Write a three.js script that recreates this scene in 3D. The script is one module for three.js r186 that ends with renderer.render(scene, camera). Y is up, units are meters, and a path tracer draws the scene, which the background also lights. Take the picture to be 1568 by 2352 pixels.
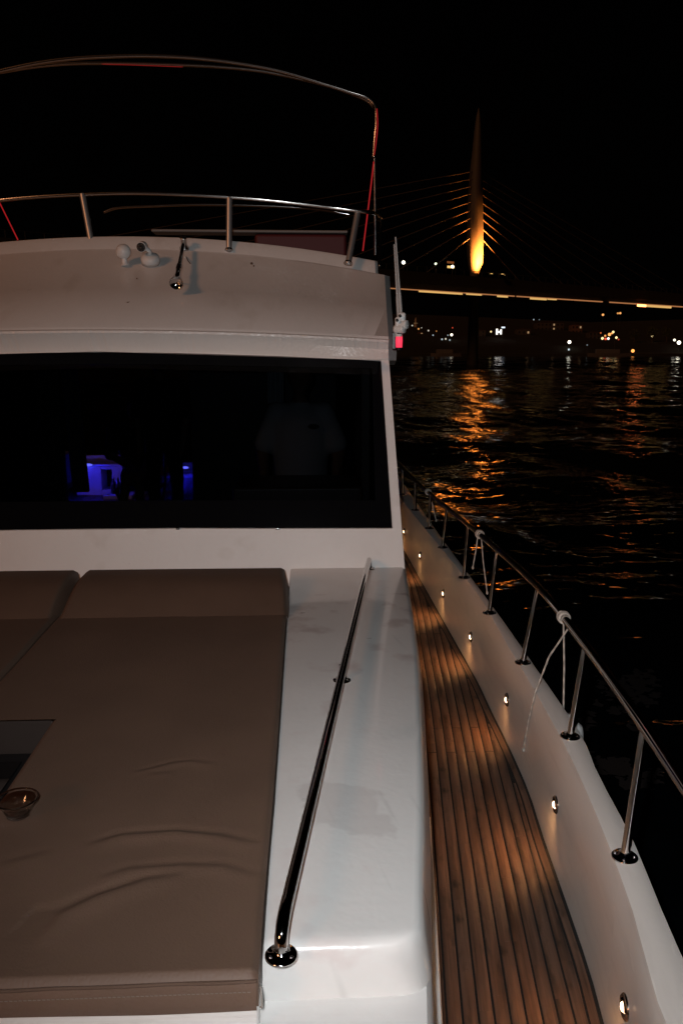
import * as THREE from 'three';
import { mergeGeometries, toCreasedNormals, mergeVertices } from 'three/addons/utils/BufferGeometryUtils.js';
import { RoundedBoxGeometry } from 'three/addons/geometries/RoundedBoxGeometry.js';
import { MarchingCubes } from 'three/addons/objects/MarchingCubes.js';

// ------------------------------------------------------------------ camera, sky, light, exposure
const H0 = 3.3;                                   // eye height above the water
const PITCH = THREE.MathUtils.degToRad(11.03);
const scene = new THREE.Scene();
const camera = new THREE.PerspectiveCamera(63.55, 682 / 1024, 0.05, 6000);
camera.position.set(0, H0, 0);
camera.rotation.x = -PITCH;
const renderer = new THREE.WebGLRenderer({ antialias: true });
renderer.toneMapping = THREE.LinearToneMapping;
renderer.toneMappingExposure = 1.0;
renderer.shadowMap.enabled = true;

{ // a moonless city night: almost black, a breath of brown all round the horizon
  const w = 64, h = 32, a = new Float32Array(w * h * 4);
  for (let j = 0; j < h; j++) for (let i = 0; i < w; i++) {
    const el = Math.abs((j + 0.5) / h - 0.5) * Math.PI, g = Math.exp(-el * 5);
    const k = (j * w + i) * 4;
    a[k] = 0.0007 + 0.0012 * g; a[k + 1] = 0.0006 + 0.0007 * g; a[k + 2] = 0.0007 + 0.0004 * g; a[k + 3] = 1;
  }
  const t = new THREE.DataTexture(a, w, h, THREE.RGBAFormat, THREE.FloatType);
  t.mapping = THREE.EquirectangularReflectionMapping; t.magFilter = THREE.LinearFilter; t.needsUpdate = true;
  scene.background = t; scene.environment = t; scene.environmentIntensity = 0.2;
}
const sun = new THREE.DirectionalLight(new THREE.Color(1, 0.4, 0.17), 0.46);   // the warm light of the quay behind
sun.position.set(-14, 9, 13); sun.target.position.set(0, 0, -5); sun.castShadow = true; sun.shadow.radius = 16;
Object.assign(sun.shadow.camera, { left: -15, right: 15, top: 15, bottom: -15, far: 80 });
scene.add(sun, sun.target);
const flash = new THREE.SpotLight(new THREE.Color(0.965, 0.985, 1.0), 18, 0, 0.9, 0.8, 2);   // the flash that lit the photograph
flash.position.set(-0.07, H0 + 0.1, 0.03); flash.target.position.set(0.62, H0 - 0.75, -4);
flash.castShadow = true;
scene.add(flash, flash.target);

// ------------------------------------------------------------------ measuring helpers
let seed = 7;
const rnd = () => { seed = (seed * 1664525 + 1013904223) >>> 0; return seed / 4294967296; };
const rr = (a, b) => a + (b - a) * rnd();
const V = (x, y, z) => new THREE.Vector3(x, y, z);
const P = (lat, h, d) => V(lat, H0 + h, -d);      // metres right of, above and in front of the eye
const F = 1898, cP = Math.cos(PITCH), sP = Math.sin(PITCH);
function ray(px, py) { const x = (px - 784) / F, y = (1176 - py) / F; return V(x, y * cP - sP, -y * sP - cP); }
function atH(px, py, h) { const r = ray(px, py); return r.multiplyScalar(h / r.y).add(V(0, H0, 0)); }
function atD(px, py, d) { const r = ray(px, py); return r.multiplyScalar(-d / r.z).add(V(0, H0, 0)); }
function onPlane(px, py, p, n) { const r = ray(px, py), o = V(0, H0, 0); return r.multiplyScalar(p.clone().sub(o).dot(n) / r.dot(n)).add(o); }
// the boat's own frame: u to port of its centre line, v aft, h above the eye
const K = Math.sqrt(1.0025);
const toUV = (w) => { const lat = w.x + 1.28, d = -w.z - 2.92; return { u: (lat + 0.05 * d) / K, v: 2.92 + (d - 0.05 * lat) / K, h: w.y - H0 }; };
const B = (u, v, h) => P(-1.28 + (u - (v - 2.92) * 0.05) / K, h, 2.92 + (u * 0.05 + (v - 2.92)) / K);
const AFT = B(0, 1, 0).sub(B(0, 0, 0)), PORT = B(1, 0, 0).sub(B(0, 0, 0)), UP = V(0, 1, 0);
function fn(pts) {                                 // monotone cubic through [x, y] points, straight beyond the ends
  const p = pts.slice().sort((a, b) => a[0] - b[0]), n = p.length, s = [], m = [];
  for (let i = 0; i < n - 1; i++) s.push((p[i + 1][1] - p[i][1]) / (p[i + 1][0] - p[i][0]));
  for (let i = 0; i < n; i++) m.push(i === 0 ? s[0] : i === n - 1 ? s[n - 2] : s[i - 1] * s[i] <= 0 ? 0 : 2 * s[i - 1] * s[i] / (s[i - 1] + s[i]));
  return (x) => {
    if (x <= p[0][0]) return p[0][1] + m[0] * (x - p[0][0]);
    if (x >= p[n - 1][0]) return p[n - 1][1] + m[n - 1] * (x - p[n - 1][0]);
    let i = 0; while (x > p[i + 1][0]) i++;
    const h = p[i + 1][0] - p[i][0], t = (x - p[i][0]) / h, t2 = t * t, t3 = t2 * t;
    return (2 * t3 - 3 * t2 + 1) * p[i][1] + (t3 - 2 * t2 + t) * h * m[i] + (-2 * t3 + 3 * t2) * p[i + 1][1] + (t3 - t2) * h * m[i + 1];
  };
}
const along = (list, level) => fn(list.map(([x, y]) => { const q = toUV(atH(x, y, level)); return [q.v, q.u]; }));
const lin = (a, b, n) => Array.from({ length: n }, (_, i) => a + (b - a) * i / (n - 1));

// ------------------------------------------------------------------ textures
const noise = (() => {                             // periodic value noise
  const n = 256, t = new Float32Array(n * n); for (let i = 0; i < n * n; i++) t[i] = rnd();
  return (x, y, per) => {
    const xi = Math.floor(x), yi = Math.floor(y), fx = x - xi, fy = y - yi, sx = fx * fx * (3 - 2 * fx), sy = fy * fy * (3 - 2 * fy);
    const w = (v) => ((v % per) + per) % per, g = (i, j) => t[(w(j) % n) * n + (w(i) % n)];
    return (g(xi, yi) * (1 - sx) + g(xi + 1, yi) * sx) * (1 - sy) + (g(xi, yi + 1) * (1 - sx) + g(xi + 1, yi + 1) * sx) * sy;
  };
})();
const fbm = (x, y, per, oct) => { let s = 0, a = 0.5, q = 1; for (let o = 0; o < oct; o++) { s += a * noise(x * q + o * 17, y * q + o * 31, per * q); a *= 0.5; q *= 2; } return s; };
function tex(w, h, f, srgb, repeat) {
  const a = new Uint8Array(w * h * 4);
  for (let j = 0; j < h; j++) for (let i = 0; i < w; i++) {
    let c = f((i + 0.5) / w, (j + 0.5) / h); if (!Array.isArray(c)) c = [c, c, c];
    const k = (j * w + i) * 4; for (let q = 0; q < 3; q++) a[k + q] = Math.max(0, Math.min(255, c[q] * 255)); a[k + 3] = 255;
  }
  const t = new THREE.DataTexture(a, w, h); t.wrapS = t.wrapT = THREE.RepeatWrapping; t.magFilter = THREE.LinearFilter; t.minFilter = THREE.LinearMipmapLinearFilter; t.generateMipmaps = true;
  if (srgb) t.colorSpace = THREE.SRGBColorSpace;
  if (repeat) t.repeat.set(repeat, repeat);
  t.needsUpdate = true; return t;
}
const s8 = (v) => (v <= 0.0031308 ? v * 12.92 : 1.055 * v ** (1 / 2.4) - 0.055);
const col = (r, g, b) => new THREE.Color().setRGB(r, g, b);
const M = {};
const std = (o) => new THREE.MeshStandardMaterial({ side: THREE.DoubleSide, ...o });
const phy = (o) => new THREE.MeshPhysicalMaterial({ side: THREE.DoubleSide, ...o });

const gelMap = tex(768, 768, (x, y) => {         // two-metre tile of weathered white gelcoat
  const a = fbm(x * 6, y * 6, 6, 5), b = fbm(x * 40, y * 40, 40, 3), c = fbm(x * 14 + 3, y * 14 + 9, 14, 4);
  let v = 0.735 + (a - 0.48) * 0.05 + (b - 0.45) * 0.025;
  const grime = Math.max(0, c - 0.62) * 0.7; const sp = fbm(x * 110, y * 110, 110, 2) > 0.70 ? 0.06 : 0;
  v -= grime * 0.5 + sp; return [s8(v), s8(v * (0.985 - grime * 0.1)), s8(v * (0.965 - grime * 0.25))];
}, true, 0.5);
const gelRough = tex(512, 512, (x, y) => 0.24 + 0.22 * fbm(x * 9, y * 9, 9, 5), false, 0.6);
const gelBump = tex(512, 512, (x, y) => 0.6 * fbm(x * 5, y * 5, 5, 3) + 0.4 * fbm(x * 60, y * 60, 60, 2), false, 1);
M.gelcoat = phy({ map: gelMap, roughnessMap: gelRough, roughness: 1, bumpMap: gelBump, bumpScale: 0.002, clearcoat: 0.25, clearcoatRoughness: 0.12 });
const lipBump = tex(512, 512, (x, y) => fbm(x * 30, y * 30, 30, 4), false, 2);
M.front = phy({ map: gelMap, roughness: 0.5, bumpMap: gelBump, bumpScale: 0.002 });
M.lip = phy({ color: col(0.74, 0.735, 0.72), roughness: 0.3, bumpMap: lipBump, bumpScale: 0.004, clearcoat: 0.8, clearcoatRoughness: 0.08 });
// the walked-on shoulder beside the cushions: dirt, drips and one dried puddle (uv in metres, u across, v along)
const stainMap = tex(768, 1536, (x, y) => {
  const U = x * 2, W = y * 4;                       // metres
  const a = fbm(x * 8, y * 16, 8, 5), f = fbm(x * 60, y * 120, 60, 3), c = fbm(x * 18 + 5, y * 36 + 2, 18, 4);
  let v = 0.74 + (a - 0.48) * 0.05 + (f - 0.45) * 0.02, wm = 0.965;
  const e = fbm(x * 22, y * 44, 22, 4) - 0.47;
  const du = Math.abs(U - 1.24) / 0.115 + e * 1.4, dv = Math.abs(W - 1.99) / 0.105 + e * 1.5;
  const q = Math.max(du, dv * 0.9 + du * 0.25);
  if (q < 1) { const k = Math.min(1, (1 - q) * 6); v -= 0.085 * k * (0.8 + 0.5 * f); wm -= 0.015 * k; }
  const far = Math.min(1, Math.max(0, (W - 2.4) / 1.6));
  const g = Math.max(0, c - (0.60 - 0.07 * far)); v -= g * (0.25 + 0.8 * far); wm -= g * 0.3;
  const sp = fbm(x * 140, y * 280, 140, 2); if (sp > 0.7) v -= (sp - 0.7) * 2.4;
  const st = fbm(x * 50 + y * 20, y * 12, 50, 3); if (st > 0.68) v -= (st - 0.68) * 0.7;
  return [s8(v), s8(v * (wm + 0.02)), s8(v * wm)];
}, true);
stainMap.repeat.set(0.5, 0.25);
M.shoulder = phy({ map: stainMap, roughnessMap: gelRough, roughness: 1, bumpMap: gelBump, bumpScale: 0.0015, clearcoat: 0.6, clearcoatRoughness: 0.07 });
const wallMap = tex(640, 640, (x, y) => {        // inside of the bulwark: run marks and scrapes; warm lamp bounce is in the tint
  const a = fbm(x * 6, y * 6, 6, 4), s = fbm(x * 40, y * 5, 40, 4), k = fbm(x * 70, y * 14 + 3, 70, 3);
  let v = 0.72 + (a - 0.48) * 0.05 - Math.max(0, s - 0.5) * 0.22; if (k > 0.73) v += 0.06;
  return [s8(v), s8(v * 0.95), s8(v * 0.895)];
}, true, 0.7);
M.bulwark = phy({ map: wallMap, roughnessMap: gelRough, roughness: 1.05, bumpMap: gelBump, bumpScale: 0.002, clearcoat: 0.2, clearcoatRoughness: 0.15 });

const vinylBump = tex(512, 512, (x, y) => 0.55 * fbm(x * 90, y * 90, 90, 2) + 0.45 * fbm(x * 8, y * 8, 8, 4), false, 3);
const vinylMap = tex(512, 512, (x, y) => { const v = 0.9 + 0.25 * (fbm(x * 6, y * 6, 6, 5) - 0.48); return [s8(0.138 * v), s8(0.084 * v), s8(0.058 * v)]; }, true, 0.8);
M.vinyl = phy({ map: vinylMap, roughness: 0.62, bumpMap: vinylBump, bumpScale: 0.0012, sheen: 0.05, sheenRoughness: 0.5, sheenColor: col(0.2, 0.16, 0.13) });
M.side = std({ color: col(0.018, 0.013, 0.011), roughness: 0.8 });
M.thread = std({ color: col(0.2, 0.16, 0.13), roughness: 0.8 });
M.trim = std({ color: col(0.22, 0.21, 0.2), roughness: 0.5 });
M.whip = std({ color: col(0.4, 0.39, 0.38), roughness: 0.5 });
M.rail = std({ color: col(0.62, 0.6, 0.58), metalness: 1, roughness: 0.17 });
M.maroon = std({ color: col(0.075, 0.007, 0.01), roughness: 0.6 });
M.chrome = std({ color: col(0.55, 0.54, 0.53), metalness: 1, roughness: 0.06 });
M.brushed = std({ color: col(0.5, 0.5, 0.5), metalness: 1, roughness: 0.28, roughnessMap: tex(256, 256, (x, y) => 0.6 + 0.4 * fbm(x * 30, y * 30, 30, 3)) });
M.satin = std({ color: col(0.55, 0.55, 0.55), metalness: 0.85, roughness: 0.42 });
M.black = std({ color: col(0.008, 0.008, 0.009), roughness: 0.35 });
M.frit = phy({ color: col(0.004, 0.004, 0.005), roughness: 0.06 });
M.tint = phy({ color: col(0.42, 0.44, 0.46), roughness: 0, transmission: 1, thickness: 0, ior: 1.5 });
M.clear = phy({ color: col(1, 1, 1), roughness: 0.01, transmission: 1, thickness: 0.01, ior: 1.45 });
M.caulk = std({ color: col(0.006, 0.006, 0.006), roughness: 0.8, bumpMap: lipBump, bumpScale: 0.003 });
const grain = (sd) => tex(256, 1024, (x, y) => {
  const a = fbm(x * 26 + sd, y * 3 + sd * 2, 26, 4), b = fbm(x * 90 + sd, y * 7, 90, 3), c = fbm(x * 3 + sd * 5, y * 3 + sd, 3, 5), d = fbm(x * 7 + sd, y * 9 + sd * 3, 7, 4);
  const v = 0.75 + (a - 0.47) * 0.8 + (b - 0.45) * 0.4 + (c - 0.48) * 0.9, dark = Math.max(0, d - 0.58) * 3.2, grey = Math.max(0, c - 0.42) * 0.6;
  const k = Math.max(0.18, v * (1 - dark));
  return [s8(0.145 * k), s8((0.075 + grey * 0.03) * k), s8((0.047 + grey * 0.032) * k)];
}, true);
const woodBump = tex(512, 512, (x, y) => fbm(x * 60, y * 6, 60, 4), false, 2);
M.teak = [1, 2, 3].map((s) => { const g = grain(s * 3.7); g.repeat.set(4, 1.2); return g; }).flatMap((g, i) => [[1, 1, 1], [0.86, 0.9, 0.95], [1.12, 1.0, 0.9]].slice(0, i === 0 ? 3 : 2).map((c) => std({ map: g, color: col(...c), roughness: 0.55, bumpMap: woodBump, bumpScale: 0.0012 })));
M.varnish = std({ map: grain(9.1), color: col(1.4, 1.1, 0.9), roughness: 0.35 });
M.white = std({ color: col(0.7, 0.7, 0.69), roughness: 0.4 });
M.glow = (r, g, b, k = 1) => std({ color: col(0.02, 0.02, 0.02), emissive: col(r, g, b), emissiveIntensity: k, roughness: 0.5 });

// ------------------------------------------------------------------ object helpers
const used = {};
const numbered = (n) => { const c = (used[n] = (used[n] ?? -1) + 1); return c ? `${n}_${String(c).padStart(3, '0')}` : n; };
function thing(name, label, category, at, group) {
  const o = new THREE.Group(); o.name = numbered(name); o.position.copy(at); o.userData = { label, category }; if (group) o.userData.group = group;
  scene.add(o); o.updateMatrixWorld(true); return o;
}
function mesh(name, geo, mat, root, parent = root) {   // geometry given in world metres, stored relative to the thing's base
  if (Array.isArray(geo)) geo = mergeGeometries(geo.map((g) => { const q = g.index ? g.toNonIndexed() : g; for (const k of Object.keys(q.attributes)) if (!['position', 'normal', 'uv'].includes(k)) q.deleteAttribute(k); return q; }));
  geo.translate(-root.position.x, -root.position.y, -root.position.z);
  const m = new THREE.Mesh(geo, mat); m.name = name; m.castShadow = m.receiveShadow = true; parent.add(m); return m;
}
function structure(name, geo, mat) { const m = new THREE.Mesh(geo, mat); m.name = name; m.userData.kind = 'structure'; m.receiveShadow = m.castShadow = true; scene.add(m); return m; }
function loft(rows, crease = 0.6, uvs) {
  const n = rows[0].length, pos = [], uv = [], idx = [];
  let acc = 0;
  rows.forEach((r, i) => {
    if (i) acc += r[Math.floor(n / 2)].distanceTo(rows[i - 1][Math.floor(n / 2)]);
    let c = 0; r.forEach((p, j) => { if (j) c += p.distanceTo(r[j - 1]); pos.push(p.x, p.y, p.z); if (uvs) uv.push(...uvs(p)); else uv.push(c, acc); });
  });
  for (let i = 0; i < rows.length - 1; i++) for (let j = 0; j < n - 1; j++) { const a = i * n + j, b = a + 1, c = a + n, d = c + 1; idx.push(a, b, d, a, d, c); }
  const g = new THREE.BufferGeometry(); g.setAttribute('position', new THREE.Float32BufferAttribute(pos, 3)); g.setAttribute('uv', new THREE.Float32BufferAttribute(uv, 2)); g.setIndex(idx);
  return crease === null ? (g.computeVertexNormals(), g) : toCreasedNormals(g, crease);
}
function tube(pts, r, seg = 0, rad = 14, tension = 0.5) {
  const c = pts.length === 2 ? new THREE.LineCurve3(...pts) : new THREE.CatmullRomCurve3(pts, false, 'centripetal', tension);
  const g = new THREE.TubeGeometry(c, seg || (pts.length === 2 ? 1 : pts.length * 8), r, rad, false), out = [g.toNonIndexed()];
  for (const [t, s] of [[0, -1], [1, 1]]) {
    const p = c.getPointAt(t), d = c.getTangentAt(t).multiplyScalar(s), k = new THREE.SphereGeometry(r, rad, 6, 0, Math.PI * 2, 0, Math.PI / 2);
    k.scale(1, 0.5, 1); k.applyQuaternion(new THREE.Quaternion().setFromUnitVectors(UP, d)); k.translate(p.x, p.y, p.z); out.push(k.toNonIndexed());
  }
  return mergeGeometries(out);
}
function between(geo, a, b) {                       // a geometry along +y from 0, laid from a towards b
  geo.applyQuaternion(new THREE.Quaternion().setFromUnitVectors(UP, b.clone().sub(a).normalize())); geo.translate(a.x, a.y, a.z); return geo;
}
const lathe = (pts, n = 28) => new THREE.LatheGeometry(pts.map(([x, y]) => new THREE.Vector2(x, y)), n);
function basisBox(c, ax, ay, az, sx, sy, sz, r = 0.004) {
  const g = new RoundedBoxGeometry(sx, sy, sz, 2, Math.min(r, sx / 2.1, sy / 2.1, sz / 2.1)); g.applyMatrix4(new THREE.Matrix4().makeBasis(ax, ay, az)); g.translate(c.x, c.y, c.z); return g;
}
const bbox = (u0, u1, v0, v1, h0, h1, r = 0.01) => basisBox(B((u0 + u1) / 2, (v0 + v1) / 2, (h0 + h1) / 2), PORT, UP, AFT.clone().negate(), u1 - u0, h1 - h0, v1 - v0, r);
function segment(a, b, w, t, up = UP) {             // a flat bar from a to b
  const ay = b.clone().sub(a), L = ay.length(); ay.normalize(); const ax = up.clone().cross(ay).normalize(), az = ax.clone().cross(ay);
  return basisBox(a.clone().lerp(b, 0.5), ax, ay, az, w, L, t, Math.min(w, t) * 0.3);
}

// ------------------------------------------------------------------ the yacht: hull, decks, bulwark
const DECK = -1.9, TOP = -1.42, SHO = -1.22, PLAT = -1.345, CUSH = -1.205;
const yacht = thing('motor_yacht', 'white motor yacht with brown sunbed foredeck, dark windscreen and teak side deck', 'yacht', B(0, 5, -H0));
const Y = (name, geo, mat, parent) => mesh(name, geo, mat, yacht, parent);

const footPx = [[933, 1272], [981, 1359], [1038.6, 1462], [1096.6, 1566], [1129.7, 1636], [1163, 1703], [1208, 1803], [1250, 1931], [1303.6, 2084], [1353, 2229], [1386.5, 2351.5]];
const bow = (pts) => { const q = pts.map((p) => p.slice()); return q; };
const curveOf = (px, level, extra) => fn([...px.map(([x, y]) => { const q = toUV(atH(x, y, level)); return [q.v, q.u]; }), ...extra]);
const foot = curveOf(footPx, DECK, [[1.3, 1.90], [0.2, 1.70], [-1.5, 1.28], [-3.5, 0.62], [-5, 0.08], [12, 2.12]]);
const innerTop = curveOf([[924, 1149], [1097, 1367], [1157, 1470], [1208, 1554], [1291, 1703], [1353, 1836], [1444.5, 2072], [1527, 2352]], TOP, [[0.6, 1.84], [-1.5, 1.34], [-3.5, 0.68], [-5, 0.1], [12, 2.14]]);
const outerTop = curveOf([[1034.5, 1262], [1146, 1411], [1233, 1535], [1332.6, 1680], [1374, 1774], [1453, 1923], [1515, 2072], [1568, 2192]], TOP, [[0.4, 1.99], [-1.5, 1.52], [-3.5, 0.84], [-5.2, 0.12], [12, 2.32]]);
const trunkTop = fn([[922, 1311], [943.3, 1476], [950.4, 1665], [951.8, 1854], [946, 2043], [946, 2218]].map(([x, y]) => { const q = toUV(atH(x, y, SHO)); return [q.v, q.u]; }));
const trunkFoot = fn([[1.0, 1.37], [2.05, 1.505], [2.76, 1.59], [4.6, 1.785], [7, 1.95], [12, 1.96]]);
const stations = [...lin(-4.9, 0.2, 14), ...lin(0.45, 8.4, 54), 10, 12];
for (const s of [1, -1]) {
  const q = (u, v, h) => B(s * u, v, h);
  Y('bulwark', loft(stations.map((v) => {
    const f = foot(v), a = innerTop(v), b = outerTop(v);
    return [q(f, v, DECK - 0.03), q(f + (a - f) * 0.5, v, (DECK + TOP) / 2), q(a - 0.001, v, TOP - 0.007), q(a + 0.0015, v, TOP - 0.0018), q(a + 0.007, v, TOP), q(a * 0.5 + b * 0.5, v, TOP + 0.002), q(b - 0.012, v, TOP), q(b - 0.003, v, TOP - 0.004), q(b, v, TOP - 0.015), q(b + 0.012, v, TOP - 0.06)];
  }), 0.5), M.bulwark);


  Y('hull', loft(stations.map((v) => { const b = outerTop(v), k = Math.max(0.1, 1 - 0.1 * Math.max(0, 2 - v)); return [q(b + 0.012, v, TOP - 0.06), q(b + 0.03, v, TOP - 0.1), q(b + 0.028, v, TOP - 0.14), q(b + 0.004, v, TOP - 0.17), q((b - 0.06) * k, v, -2.4), q((b - 0.3) * k, v, -3.7)]; }), 0.7), M.gelcoat);
}

// side decks: black caulking with teak planks
for (const s of [1, -1]) {
  const deck = Y('side_deck', loft(stations.filter((v) => v > -3).map((v) => [B(s * Math.max(0.02, trunkFoot(v) - 0.12), v, DECK - 0.003), B(s * (foot(v) + 0.03), v, DECK - 0.003)]), 0.5), M.caulk);
  const W = 0.0466;
  const vs = lin(0.9, 8.2, 74);
  for (let k = 0; k < 12; k++) {
    const cuts = [0.9];
    if (k % 2 === 0) cuts.push(3.6, 6.1); else cuts.push(2.0 + 0 * k - 0.85, 3.86 + 0.0 * k, 5.3);
    cuts.push(8.2);
    for (let c = 0; c < cuts.length - 1; c++) {
      const a = cuts[c] + 0.0028, b = cuts[c + 1] - 0.0028;
      const list = [a, ...vs.filter((v) => v > a + 0.02 && v < b - 0.02), b];
      const rows = [];
      const off = rr(0, 7), offu = rr(0, 7);
      for (const v of list) {
        const u0 = trunkFoot(v) - 0.05 + k * W + 0.0028, lim = foot(v) - 0.045, u1 = Math.min(u0 + W - 0.0068, lim);
        if (u1 - u0 < 0.006) break;
        rows.push([u0, u1, v]);
      }
      if (rows.length < 2) continue;
      const dh = rr(-0.0007, 0.0007), top = DECK + dh;
      const g = loft(rows.map(([u0, u1, v]) => [B(s * u0, v, top - 0.01), B(s * (u0 + 0.0001), v, top - 0.0012), B(s * (u0 + 0.0014), v, top), B(s * (u1 - 0.0014), v, top), B(s * (u1 - 0.0001), v, top - 0.0012), B(s * u1, v, top - 0.01)]), 0.9,
        (p) => { const z = toUV(p); return [Math.abs(z.u) - trunkFoot(z.v) + offu, z.v + off]; });
      Y(numberedPlank(), g, M.teak[Math.floor(rnd() * M.teak.length)], deck);
    }
  }
  Y('margin_board', loft(vs.map((v) => [B(s * (foot(v) - 0.038), v, DECK - 0.01), B(s * (foot(v) - 0.037), v, DECK - 0.0005), B(s * (foot(v) - 0.012), v, DECK - 0.0005), B(s * (foot(v) - 0.010), v, DECK - 0.011)]), 0.8), M.teak[1], deck);
}
function numberedPlank() { return 'plank'; }

// ------------------------------------------------------------------ coach roof
const wallFoot = toUV(atH(915, 1303, SHO)), WV = wallFoot.v;
const inner = fn([[590, 2232], [604, 2050], [628, 1780], [655, 1420]].map(([x, y]) => { const q = toUV(atH(x, y, CUSH)); return [q.v, q.u + 0.006]; }));
{
  const vs = [...lin(-2.2, 1.2, 8), ...lin(1.44, WV + 0.2, 30)];
  const half = (s) => loft(vs.map((v) => { const o = Math.max(0.15, trunkTop(v) + 0.045) , f = Math.max(o + 0.02, trunkFoot(v)); return [B(0, v, PLAT), B(s * (o - 0.05), v, PLAT), B(s * (o - 0.012), v, PLAT - 0.004), B(s * o, v, PLAT - 0.02), B(s * (o + (f - o) * 0.25), v, PLAT - 0.1), B(s * f, v, DECK - 0.02)]; }), 0.7);
  Y('coach_roof', [half(1), half(-1)], M.gelcoat);
  const front = 1.458;
  const st = [[front, PLAT - 0.003, 0.075], [front, PLAT + 0.05, 0.075], [front + 0.001, SHO - 0.03, 0.066], [front + 0.004, SHO - 0.017, 0.052], [front + 0.01, SHO - 0.008, 0.038], [front + 0.018, SHO - 0.003, 0.026], [front + 0.03, SHO, 0.015], [front + 0.05, SHO, 0.004], ...lin(front + 0.08, WV + 0.25, 40).map((v) => [v, SHO, 0, 0])];
  for (const s of [1, -1]) {
    const rows = st.map(([v, h, ins]) => {
      const o = trunkTop(Math.max(v, front)), i = inner(v), drop = SHO - h, e = (k) => Math.max(PLAT - 0.004, k - drop);
      return [[i, PLAT - 0.004], [i, e(SHO - 0.012)], [i + 0.003, e(SHO - 0.003)], [i + 0.014, e(SHO)], [i * 0.66 + o * 0.34, e(SHO + 0.001)], [i * 0.33 + o * 0.67, e(SHO)], [o + 0.002 - ins, e(SHO)], [o + 0.012 - ins, e(SHO - 0.003)], [o + 0.021 - ins, e(SHO - 0.011)], [o + 0.027 - ins, e(SHO - 0.024)], [o + 0.034 - ins, e(SHO - 0.055)], [o + 0.046 - ins * 0.9, PLAT - 0.004]].map(([u, hh]) => B(s * u, v, hh));
    });
    Y('cushion_coaming', loft(rows, 0.95, (p) => { const z = toUV(p); return [s * z.u, z.v + (z.v < front + 0.02 ? z.h - SHO : 0)]; }), M.shoulder);
  }
  Y('cushion_plinth', bbox(-inner(1.5) + 0.004, inner(1.5) - 0.004, toUV(atH(590, 2238, CUSH)).v + 0.003, 1.85, PLAT - 0.01, -1.279, 0.008), M.gelcoat);
  // varnished kick board and its white capping along the foot of the trunk
  for (const s of [1, -1]) {
    Y('kick_board', loft(lin(1.0, WV + 0.1, 24).map((v) => { const f = trunkFoot(v); return [B(s * (f - 0.02), v, DECK + 0.13), B(s * (f + 0.006), v, DECK + 0.128), B(s * (f + 0.02), v, DECK + 0.02), B(s * (f + 0.02), v, DECK - 0.004)]; }), 0.6), M.varnish);
    Y('capping_strip', loft(lin(1.2, 2.72, 16).map((v) => { const f = trunkFoot(v); return [B(s * (f - 0.03), v, DECK + 0.205), B(s * (f + 0.012), v, DECK + 0.205), B(s * (f + 0.016), v, DECK + 0.195), B(s * (f + 0.012), v, DECK + 0.132), B(s * (f - 0.02), v, DECK + 0.132)]; }), 0.6), M.white);
  }
}

// ------------------------------------------------------------------ cabin front with the windscreen
const RAKE = 0.3;
const wallN = AFT.clone().negate().add(UP.clone().multiplyScalar(RAKE)).normalize();
const wallP = B(0, WV, SHO);
const wallUp = UP.clone().add(AFT.clone().multiplyScalar(RAKE));  // one metre higher on the wall
const onWall = (px, py) => { const q = toUV(onPlane(px, py, wallP, wallN)); return [q.u, q.h]; };
const wallPt = (u, h, out = 0) => B(u, WV + RAKE * (h - SHO) - out, h);
function wallShape(outline, holes, thick, out) {       // outline in (u, h) on the wall, thickness inward
  const sh = new THREE.Shape(outline.map(([u, h]) => new THREE.Vector2(u, h)));
  for (const q of holes) sh.holes.push(new THREE.Path(q.map(([u, h]) => new THREE.Vector2(u, h))));
  const g = new THREE.ExtrudeGeometry(sh, { depth: thick, bevelEnabled: false, steps: 1 });
  const p = g.attributes.position;
  for (let i = 0; i < p.count; i++) { const w = wallPt(p.getX(i), p.getY(i), out - p.getZ(i)); p.setXYZ(i, w.x, w.y, w.z); }
  g.computeVertexNormals(); return g;
}
const vL = toUV(wallPt(0, 0)).v - 0.09, vT = vL + 1.0;
const camber = (u, v = vL) => -(0.05 + 0.1 * Math.min(1, Math.max(0, (v - vL) / (vT - vL)))) * (u / 1.62) ** 2;
const HWF = toUV(atD(897, 785, vL + 0.02)).u, HWT = toUV(atD(886, 619, vT + 0.06)).u;                // half width of the fascia
const fit = (px, py, d) => { const q = toUV(atD(px, py, d)); return q.h - camber(q.u, q.v); };
const lipH = fit(300, 766, vL - 0.04), topH = fit(300, 570, vT - 0.04), browH = fit(300, 541, vT + 0.06);
const mir = (pts) => [...pts, ...pts.slice().reverse().map(([u, h]) => [-u, h])];
const cornerLow = onWall(930, 1318), cornerTop = onWall(891, 800);
const winTop = [onWall(238, 806), onWall(412, 811), onWall(640, 818), onWall(875, 828)];
const winLow = [onWall(901, 1214), onWall(640, 1214.5), onWall(412, 1214)];
const winHalf = [...winTop.slice(0), ...winLow]; winHalf[0][0] = 0;
const full = (half) => [...half, ...half.slice(1).reverse().map(([u, h]) => [-u, h])];
const roundEdge = onWall(922, 1310);
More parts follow.
